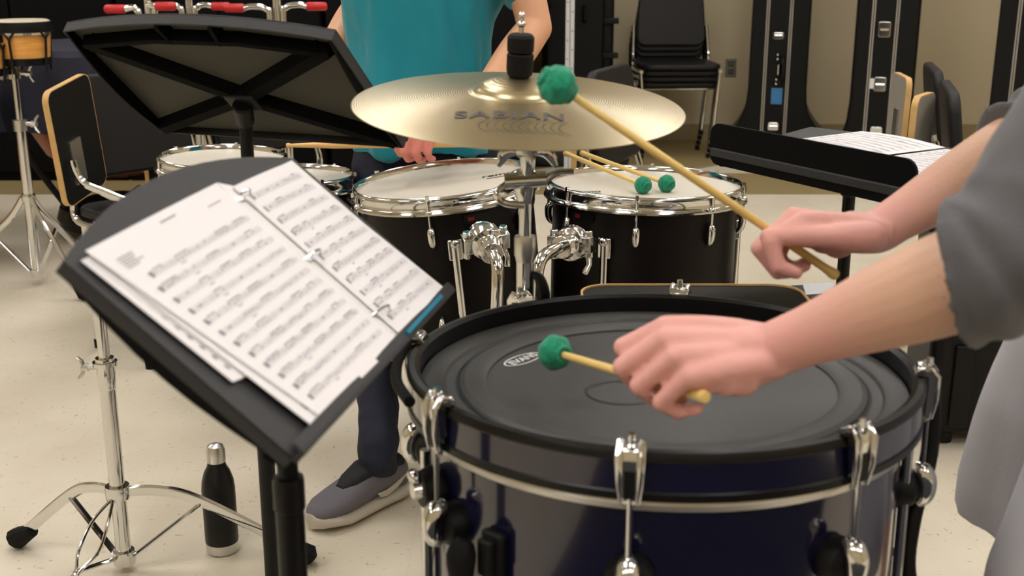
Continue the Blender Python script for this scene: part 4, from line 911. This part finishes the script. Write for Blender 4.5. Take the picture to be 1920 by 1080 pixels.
MB().box((-.035, -.137, .39), (.045, .012, .022), q).tube([(-.035, -.145, .375), (-.045, -.148, .35), (-.055, -.145, .34)], .003, 8, q).build('latch', 'steel', ct, bevel=.002)
for x in (-.2, .2): MB().cyl((x, -.09, .03), (x + .025, -.09, .03), .03, m=q).build('wheel', 'rubber', ct)

# ------------------------------------------------------------------ chairs
def chair(label, mtx, tablet=None, group=None, lean=8):
    t = thing('music_chair', label, 'chair', group=group)
    MB().prism(rrect(.46, .42, .07), .435, .465).build('seat', 'pad', t, bevel=.010)
    q = T(0, .215, .70) @ RX(R(90 - lean)); o = [(x * (1 - .08 * (y + .16) / .32), y) for x, y in rrect(.43, .32, .06, 6)]
    MB().prism(o, -.014, .018, q).build('backrest', 'pad', t, bevel=.010)
    for s in (-1, 1):
        f = MB().tube(spline([(s * .225, .24, .66), (s * .232, .19, .50), (s * .235, .16, .42), (s * .235, -.14, .42)], 5), .0115, 10)
        f.build('side_frame', 'chrome', t)
        for (a, c_) in (((s * .235, -.12, .42), (s * .205, -.13, .02)), ((s * .235, .13, .42), (s * .205, .17, .02))):
            l = MB().cyl(a, c_, .011, seg=10).build('leg', 'chrome', t); MB().cyl((c_[0], c_[1], .028), (c_[0], c_[1], 0), .015, .014, 10).build('glide', 'rubber', l)
    MB().tube([(-.235, -.12, .418), (.235, -.12, .418)], .010, 8).tube([(-.235, .12, .418), (.235, .12, .418)], .010, 8).build('crossbar', 'chrome', t)
    if tablet: tablet(t)
    t.matrix_basis = mtx; return t
def tablet_fn(mt, w_, h_, face):
    def f(t):
        a = MB().prism(rrect(w_ - .006, h_ - .006, .03), -.0095, .0095, mt).build('tablet', face, t); o1 = rrect(w_, h_, .033)
        o2 = rrect(w_ - .012, h_ - .012, .027); m = MB(); n = len(o1); vs = [(x, y, z) for z in (-.009, .009) for x, y in o1] + [(x, y, z) for z in (-.009, .009) for x, y in o2]; fs = []
        for i in range(n): k = (i + 1) % n; fs += [(i, k, n + k, n + i), (2 * n + i, 3 * n + i, 3 * n + k, 2 * n + k), (n + i, n + k, 3 * n + k, 3 * n + i), (i, 2 * n + i, 2 * n + k, k)]
        m.add(vs, fs, mt); m.build('tablet_edge', 'plyedge', a, label='pale plywood edge')
        b_ = MB().box((-w_ * .12, -h_ * .16, .0125 if face == 'lam' else -.0125), (.06, .13, .006), mt).build('tablet_bracket', 'steel', a)
        return a
    return f
# chair A on the left, with a folded tablet
cA = P(243, 226, 3.85); yA = R(48); org = cA - RZ(yA) @ Vector((0, .215, .70)); org.z = 0
mA = T(org.x, org.y, 0) @ RZ(yA)
p0, p1, p2 = P(88, 165, 3.40), P(158, 154, 3.60), P(126, 366, 3.42)
tx = (p1 - p0); tx.z = 0; tx.normalize(); cT = (P(142, 262, 3.50))
tm = mA.inverted() @ frame(cT, x=tx, y=(0, .0, 1)) @ RZ(R(9))
chA = chair('black padded chair at left with a folded black writing tablet with wooden edge', mA, tablet_fn(tm, .24, .345, 'lam'))
MB().tube(spline([P(136, 300, 3.42), P(143, 322, 3.42), P(160, 345, 3.42), P(200, 362, 3.42), P(246, 381, 3.42)], 5), .011, 10).tube(spline([P(190, 360, 3.42), P(230, 374, 3.46), P(262, 352, 3.6)], 4), .010, 10).build('tablet_arm', 'chrome', chA)
# chair behind, only its tablet edge shows right of chair A
oB = P(330, 300, 4.15); mB = T(-.72, 4.12, 0) @ RZ(R(50))
chair('black padded chair mostly hidden behind the tom furthest left, wooden tablet edge showing', mB, tablet_fn(mB.inverted() @ frame(P(319, 275, 4.0), x=(.5, .8, 0), y=(0, 0, 1)), .22, .30, 'lam'))
# stack of chairs by the wall
sx, sy = P(1262, 150, 7.35).x, 7.35
cst0 = chair('bottom chair of the stack of black chairs by the wall outlet', T(sx, sy, 0) @ RZ(R(4)), group='stacked black chairs by the back wall', lean=10)
for k, lab in ((1, 'second chair from the floor in the stack of black chairs by the wall'), (2, 'third chair from the floor in the stack of black chairs by the wall'), (3, 'topmost chair of the stack of black chairs by the wall')):
    copy_tree(cst0, label=lab, mtx=T(sx + .002 * k, sy - .028 * k, .036 * k) @ RZ(R(4)))
# lone chair behind the cymbal's right edge
cD = P(1150, 212, 4.02); yD = R(66); oD = cD - RZ(yD) @ Vector((0, .215, .70)); mD = T(oD.x, oD.y, 0) @ RZ(yD)
chair('black padded chair just behind the right half of the cymbal, only its back top showing', mD, tablet_fn(mD.inverted() @ frame(P(1088, 262, 3.85), x=(.25, .95, 0), y=(0, 0, 1)), .2, .30, 'lam'))
# two tablet chairs on the right
for (bx, by, Yb, yaw, tpx, tpy, tY, tyaw, tw2, th2, lab, face) in (
    (1752, 214, 4.05, 77, 1684, 215, 3.95, 84, .24, .26, 'black padded chair on the right with tablet up, the one further from the camera', 'lamg'),
    (1782, 270, 3.48, 75, 1724, 262, 3.40, 55, .17, .26, 'black padded chair on the right with tablet up, the nearer and lower one', 'lamg')):
    cB = P(bx, by, Yb); org = cB - RZ(R(yaw)) @ Vector((0, .215, .70)); m_ = T(org.x, org.y, 0) @ RZ(R(yaw))
    chair(lab, m_, tablet_fn(m_.inverted() @ frame(P(tpx, tpy, tY), x=(cos(R(tyaw)), sin(R(tyaw)), 0), y=(.02, 0, 1)), tw2, th2, face))

# ------------------------------------------------------------------ cases at the back wall
def horn_case(label, px0, px1, Y, left, right, latches, tag=None, wide=.0, seed=0, lines=(.27, .67), side=0.):
    x0, x1 = P(px0, 100, Y).x, P(px1, 100, Y).x; w_ = x1 - x0; cx = (x0 + x1) / 2; t = thing('instrument_case', label, 'case', (cx, Y, 0)); q = T(cx, Y, 0) @ RZ(-atan2(cx, Y))
    h = 1.75
    def prof(l, r):
        o = [(-w_ / 2 + .015, h), (-w_ / 2, h - .03), (-w_ / 2 - .004, .42)]
        o += [(-w_ / 2 - .01 - l * (k / 6) ** 1.7, .34 - .26 * k / 6) for k in range(7)] + [(-w_ / 2 - l - .01, .06), (-w_ / 2 - l + .03, .02)]
        o += [(w_ / 2 + r - .03, .02), (w_ / 2 + r + .01, .06)] + [(w_ / 2 + .01 + r * (k / 6) ** 1.7, .34 - .26 * k / 6) for k in range(6, -1, -1)] + [(w_ / 2 + .004, .42), (w_ / 2, h - .03), (w_ / 2 - .015, h)]
        return o
    q90 = q @ RX(R(90))
    # tall body with flared foot; depth .3
    MB().prism(prof(left, right), -.34, 0, q90).build('case_shell', 'case', t, bevel=.02)
    for fx in lines:
        lx = -w_ / 2 + w_ * fx
        MB().box((lx - .006, -.003, h / 2 + .02), (.006, .008, h - .06), q).box((lx + .006, -.003, h / 2 + .02), (.006, .008, h - .06), q).build('trim_strip', 'trim', t)
    for z, s in latches:
        lx = -w_ / 2 + w_ * (lines[0] + lines[1]) / 2
        l = MB().prism(rrect(.065, .05 * s, .012), 0, .014, q90 @ T(lx, z, 0)).build('latch', 'chrome', t, bevel=.004)
        MB().tube([(lx - .022, -.018, z), (lx + .022, -.018, z)], .006, 8, q).build('latch_bar', 'chrome', l)
    if tag:
        z, mt = tag; lx = -w_ / 2 + w_ * .5
        MB().box((lx, -.004, z), (.065, .006, .095), q).build('case_tag', mt, t)
    return t
hc1 = horn_case('tall black instrument case with a blue tag, just right of the wall outlet', 1408, 1514, 7.2, .14, .19, [(P(1458, 67, 7.2).z, .8), (P(1452, 237, 7.2).z, 1)], tag=(P(1465, 180, 7.2).z, 'blue'))
hx_, hy_ = P(1463, 130, 7.19).x, 7.19; hz_ = P(1463, 130, 7.2).z
MB().tube(spline([(hx_, hy_ - .01, hz_ + .075), (hx_ + .005, hy_ - .05, hz_ + .05), (hx_ + .005, hy_ - .055, hz_ - .05), (hx_, hy_ - .01, hz_ - .075)], 5), .012, 10).build('handle', 'black', hc1)
m = MB()
for dz in (.085, .06, -.06, -.085): m.ball((hx_ - .02, hy_ - .006, hz_ + dz), (.008, .006, .008))
m.box((hx_ - .004, hy_ - .018, hz_), (.03, .004, .06)); m.build('handle_plate', 'chrome', hc1)
horn_case('tall black instrument case with square chrome latches, between the blue-tagged case and the edge case', 1603, 1716, 6.66, .08, .05, [(P(1658, 55, 6.66).z, 1.7), (P(1656, 158, 6.66).z, 1.6), (P(1655, 250, 6.66).z, 1.5)], lines=(.27, .65))
hc2 = [o for o in C.objects if o.name.startswith('instrument_case')][-1]
MB().box((-.052, -.006, P(1640, 157, 6.66).z), (.03, .006, .055), world(hc2) @ RZ(-atan2(world(hc2).translation.x, 6.66))).build('paper_tag', 'white', hc2)
horn_case('black instrument case at the right edge of the picture, wide foot', 1872, 2010, 6.3, .18, .1, [(P(1925, 180, 6.3).z, 1.5), (P(1918, 258, 6.3).z, 1.4)], lines=(.25, .75))
# big moulded trunk left of the ruler post
tk0, tk1 = P(1019, 100, 7.3).x, P(1152, 100, 7.3).x; tk = thing('hard_trunk', 'tall black moulded plastic trunk standing behind the white perforated post', 'case', ((tk0 + tk1) / 2, 7.45, 0)); tw_ = tk1 - tk0; tcx_ = (tk0 + tk1) / 2
MB().box((tcx_ - .03, 7.5, .78), (tw_ - .06, .4, 1.5)).build('trunk_body', 'case', tk, bevel=.03)
MB().box((tcx_ + tw_ / 2 - .07, 7.52, .78), (.14, .34, 1.46)).build('trunk_lid', 'case', tk, bevel=.03)
for z in (P(1150, 40, 7.3).z, P(1150, 105, 7.3).z, .45):
    MB().box((tcx_ + tw_ / 2 - .06, 7.34, z), (.17, .05, .035)).build('clasp', 'black', tk, bevel=.006)
for xx in (tcx_ - .17, tcx_ + .03): MB().tube([(xx, 7.295, P(0, 12, 7.3).z), (xx, 7.27, P(0, 16, 7.3).z), (xx, 7.27, P(0, 36, 7.3).z), (xx, 7.295, P(0, 40, 7.3).z)], .012, 8).build('trunk_handle', 'black', tk)
for s in (-1, 1): MB().cyl((tcx_ + s * .16 - .02, 7.40, .04), (tcx_ + s * .16 + .02, 7.40, .04), .04).build('wheel', 'rubber', tk)
po = P(1068, 100, 6.6); pt = thing('perforated_post', 'white metal upright post with small slots in front of the black trunk', 'post', (po.x, 6.6, 0)); ps = MB()
MB().box((po.x - .013, 6.6, 1.0), (.020, .02, 2.0)).box((po.x + .013, 6.6, 1.0), (.020, .02, 2.0)).box((po.x, 6.605, 1.0), (.01, .01, 2.0)).build('upright', 'post', pt)
for k in range(34): ps.box((po.x + (-.013 if k % 2 else .013), 6.5895, .3 + k * .05), (.008, .002, .006))
ps.build('slots', 'slot', pt); MB().box((po.x, 6.6, .012), (.14, .3, .024)).build('base_plate', 'post', pt)
for k, (px, w_) in enumerate(((1035, .10), (1095, .12), (1140, .12))):
    pp = P(px, 290, 6.95); t = thing('roll_bag', 'small black rolled bag on the floor below the cymbal, ' + ('leftmost', 'middle', 'rightmost')[k] + ' of three', 'bag', (pp.x, 6.95, 0), group='small black bags by the trunk')
    MB().tube([(pp.x - w_ / 1, 6.95, .075), (pp.x - w_ / 1.1, 6.95, .075), (pp.x + w_ / 1.1, 6.95, .075), (pp.x + w_, 6.95, .075)], [.06, .074, .074, .06], 20).build('bag_roll', 'bag', t)
    MB().lathe([(.076, -.01), (.078, 0), (.076, .01)], 20, T(pp.x, 6.95, .075) @ RY(R(90))).build('strap', 'steel', t)
# outlet
oc = P(1370, 127, WY); ot = thing('wall_outlet', 'steel double power outlet plate on the tan wall by the chair stack', 'outlet', tuple(oc)); 
MB().box((oc.x, WY - .003, oc.z), (.072, .006, .118)).build('plate', 'ivory', ot, bevel=.003)
for dz in (-.026, .026):
    s_ = MB().prism(rrect(.034, .03, .01), 0, .004, T(oc.x, WY - .006, oc.z + dz) @ RX(R(90))).build('socket', 'slot', ot)
    MB().box((oc.x - .006, WY - .0105, oc.z + dz), (.003, .001, .01)).box((oc.x + .006, WY - .0105, oc.z + dz), (.003, .001, .01)).build('socket_slots', 'white', s_)
# black storage cabinets along the back left
xs_ = [-4.3, -3.2, -2.1, -1.0, .12]
for i in range(4):
    a, b_ = xs_[i] + .01, xs_[i + 1] - .01; cx = (a + b_) / 2
    t = thing('storage_cabinet', 'tall black storage cabinet, ' + ('first', 'second', 'third', 'fourth')[i] + ' counted from the left wall', 'cabinet', (cx, 6.9, 0), group='black cabinets along the back wall')
    MB().box((cx, 7.0, 1.1), (b_ - a, 1.0, 2.2)).build('cabinet_body', 'curtain', t, bevel=.005)
    for s in (-1, 1):
        d = MB().box((cx + s * (b_ - a) / 4, 6.49, 1.1), ((b_ - a) / 2 - .012, .02, 2.1)).build('door', 'curtain', t, bevel=.004)
        MB().cyl((cx + s * .03, 6.465, 1.0), (cx + s * .03, 6.465, 1.15), .006).build('handle', 'steel', d)

# ------------------------------------------------------------------ timpani with covers, left back
def timpano(label, x, y, rad, zt, fold):
    t = thing('timpani_drum', label, 'drum', (x, y, 0)); q = T(x, y, 0)
    MB().lathe([(0, zt - .58), (rad * .35, zt - .56), (rad * .7, zt - .46), (rad * .92, zt - .30), (rad, zt - .1), (rad, zt - .03)], 48, q).build('copper_bowl', 'copper', t)
    m = MB(); vs = []; fs = []; n = 96; rings = [(0, zt + .004), (rad * .6, zt + .006), (rad * .98, zt + .004), (rad * 1.03, zt - .02), (rad * 1.05, zt - .10), (rad * 1.06, zt - .22), (rad * 1.07, zt - fold)]
    for ri, (r, z) in enumerate(rings):
        for k in range(n):
            a = 2 * pi * k / n; wv = 1 + (.0 if ri < 3 else .022 * (ri - 2) * sin(11 * a + x * 7)); vs.append((r * wv * cos(a), r * wv * sin(a), z + (.02 * sin(5 * a) if ri == 6 else 0)))
    for i in range(len(rings) - 1):
        for k in range(n): k2 = (k + 1) % n; fs.append((i * n + k, i * n + k2, (i + 1) * n + k2, (i + 1) * n + k))
    m.add(vs, fs, q); m.build('dust_cover', 'cloth', t)
    for k in range(4):
        a = R(45 + 90 * k); MB().tube(spline([(rad * cos(a), rad * sin(a), zt - .12), (rad * .98 * cos(a), rad * .98 * sin(a), zt - .4), (rad * .6 * cos(a), rad * .6 * sin(a), .15)], 5), .014, 10, q).build('strut', 'blackmetal', t)
    MB().lathe([(0, .04), (rad * .62, .04), (rad * .66, .08), (rad * .62, .13), (rad * .2, .17), (0, .17)], 32, q).build('base', 'blackmetal', t)
    for k in range(3):
        a = R(30 + 120 * k); MB().cyl((rad * .6 * cos(a) - .012, rad * .6 * sin(a), .03), (rad * .6 * cos(a) + .012, rad * .6 * sin(a), .03), .03, m=q).build('caster', 'rubber', t)
tp1 = P(175, 120, 5.15); timpano('large kettle drum under a navy cover behind the bongos and folded chair tablet', tp1.x, 5.3, .40, .83, .34)
timpano('large kettle drum under a navy cover at the left edge, copper bowl showing', -2.45, 4.68, .38, .80, .30)

# ------------------------------------------------------------------ bongos on a stand
bt_ = P(40, 70, 4.40); bst = Vector((P(68, 500, 4.40).x, 4.40, 0))
bn = thing('bongo_stand', 'chrome tripod stand under the bongos at the left edge', 'stand', tuple(bst))
MB().cyl((bst.x, 4.4, .03), (bst.x, 4.4, .62), .019).build('lower_tube', 'chrome', bn); MB().cyl((bst.x, 4.4, .60), (bst.x, 4.4, .93), .013).build('upper_tube', 'chrome', bn)
m = MB().lathe([(.018, -.02), (.026, -.02), (.026, .02), (.018, .02)], 16, T(bst.x, 4.4, .61)); m.add(*(lambda w_: (w_.v, w_.f))(wing((bst.x + .02, 4.4, .615), (1, -.2, 0), 1.6))); m.build('collar', 'steel', bn)
m = MB().lathe([(.012, -.02), (.026, -.02), (.026, .02), (.012, .02)], 16, T(bst.x, 4.4, .80)); m.add(*(lambda w_: (w_.v, w_.f))(wing((bst.x + .02, 4.4, .80), (1, -.2, 0), 1.6))); m.build('tilt_clamp', 'chrome', bn)
tripod(bn, (bst.x, 4.4, 0), .34, .05, [(bst.x - .30, 4.35), (bst.x + .24, 4.2), (bst.x + .10, 4.68)], r=.012, bend=False)
MB().tube([(bst.x, 4.4, .93), (P(5, 150, 4.4).x, 4.40, P(5, 150, 4.4).z), (P(15, 112, 4.38).x, 4.38, P(5, 112, 4.38).z)], .011, 10).build('mount_rod', 'chrome', bn)
def bongo(label, c, rad, h):
    t = thing('bongo_drum', label, 'drum', (c.x, c.y, c.z - h), group=None); q = T(*c)
    MB().lathe([(rad * .82, -h), (rad * .86, -h), (rad * .99, -.03), (rad * .95, -.03)], 48, q, closed=True).build('shell', 'wood', t)
    MB().lathe([(0, .010), (rad * .9, .010), (rad * .99, .006), (rad * 1.0, -.012)], 48, q).build('skin', 'skinhead', t)
    MB().lathe([(rad * .99, .004), (rad * 1.05, .004), (rad * 1.07, -.010), (rad * 1.05, -.034), (rad * .99, -.034)], 48, q, closed=True).build('rim', 'blackmetal', t)
    MB().lathe([(rad * 1.04, -.030), (rad * 1.085, -.032), (rad * 1.09, -.040), (rad * 1.04, -.042)], 48, q, closed=True).build('hoop', 'chrome', t)
    MB().lathe([(rad * .83, -h - .004), (rad * .90, -h - .004), (rad * .93, -h + .022), (rad * .86, -h + .022)], 48, q, closed=True).build('bottom_ring', 'blackmetal', t)
    for k in range(5):
        a = R(-95 + 72 * k); MB().tube([(rad * 1.07 * cos(a - .18), rad * 1.07 * sin(a - .18), -.03), (rad * 1.08 * cos(a), rad * 1.08 * sin(a), -.055), (rad * 1.07 * cos(a + .18), rad * 1.07 * sin(a + .18), -.03)], .005, 6, q).tube([(rad * 1.08 * cos(a), rad * 1.08 * sin(a), -.05), (rad * .96 * cos(a), rad * .96 * sin(a), -h - .03)], .005, 6, q).build('tuning_lug', 'blackmetal', t)
    return t
c1 = P(40, 42, 4.42); bongo('larger wooden bongo with cream skin, fully in view at the left edge', c1, .098, .145)
c2 = P(-33, 62, 4.36); bongo('smaller wooden bongo, cut off by the left edge of the picture', c2, .082, .145)
m = MB().box(((c1.x + c2.x) / 2, 4.38, c1.z - .09), (.05, .05, .06)); m.build('bridge_clamp', 'chrome', bn, bevel=.004)

# ------------------------------------------------------------------ red-gripped chrome carts behind the empty stand
def cart(label, xa, xb, xv0, xv1, Y, first=False):
    ya = 15; A, B = P(xa[0], xa[1], Y), P(xb[0], xb[1], Y); v0, v1 = P(xv0, 30, Y), P(xv1, 30, Y); cx = (v0.x + v1.x) / 2
    t = thing('utility_cart', label, 'cart', (cx, Y + .1, 0))
    for G_, V_, s in ((A, v0, 1), (B, v1, -1)):
        zz = G_.z; e = G_ + Vector((s * .075, 0, 0))
        fr_ = MB().tube(spline([e, e + Vector((s * .03, 0, .006)), Vector((V_.x - s * .012, Y, zz - .005)), Vector((V_.x, Y, zz - .06)), Vector((V_.x, Y, .5)), Vector((V_.x, Y, .10))], 6), .012, 12).build('handle_tube', 'chrome', t)
        MB().tube([G_, G_ + Vector((s * .008, 0, 0)), e - Vector((s * .004, 0, 0)), e], [.011, .0165, .0165, .014], 14).build('grip', 'red', fr_, label='red rubber grip')
        MB().cyl((V_.x + s * .03, Y + .02, .10), (V_.x + s * .03, Y + .02, 1.28), .011).build('upright', 'chrome', t)
        MB().cyl((V_.x - .015, Y + .02, .05), (V_.x + .015, Y + .02, .05), .05).build('wheel', 'rubber', t)
    m = MB()
    for z in (.2, .5, .8): m.tube([(v0.x, Y + .02, z), (v1.x, Y + .02, z)], .009, 8)
    m.build('crossbar', 'chrome', t); MB().box((cx, Y + .12, .13), (abs(v1.x - v0.x) + .06, .26, .02)).build('platform', 'blackmetal', t)
cart('chrome cart with red rubber grips, leftmost of three behind the empty music stand', (196, 17), (330, 12), 262, 290, 4.48)
cart('chrome cart with red rubber grips, middle one of three behind the empty music stand', (272, 12), (432, 12), 342, 366, 4.92)
cart('chrome cart with red rubber grips, rightmost of three behind the empty music stand', (420, 15), (613, 12), 506, 531, 4.60)
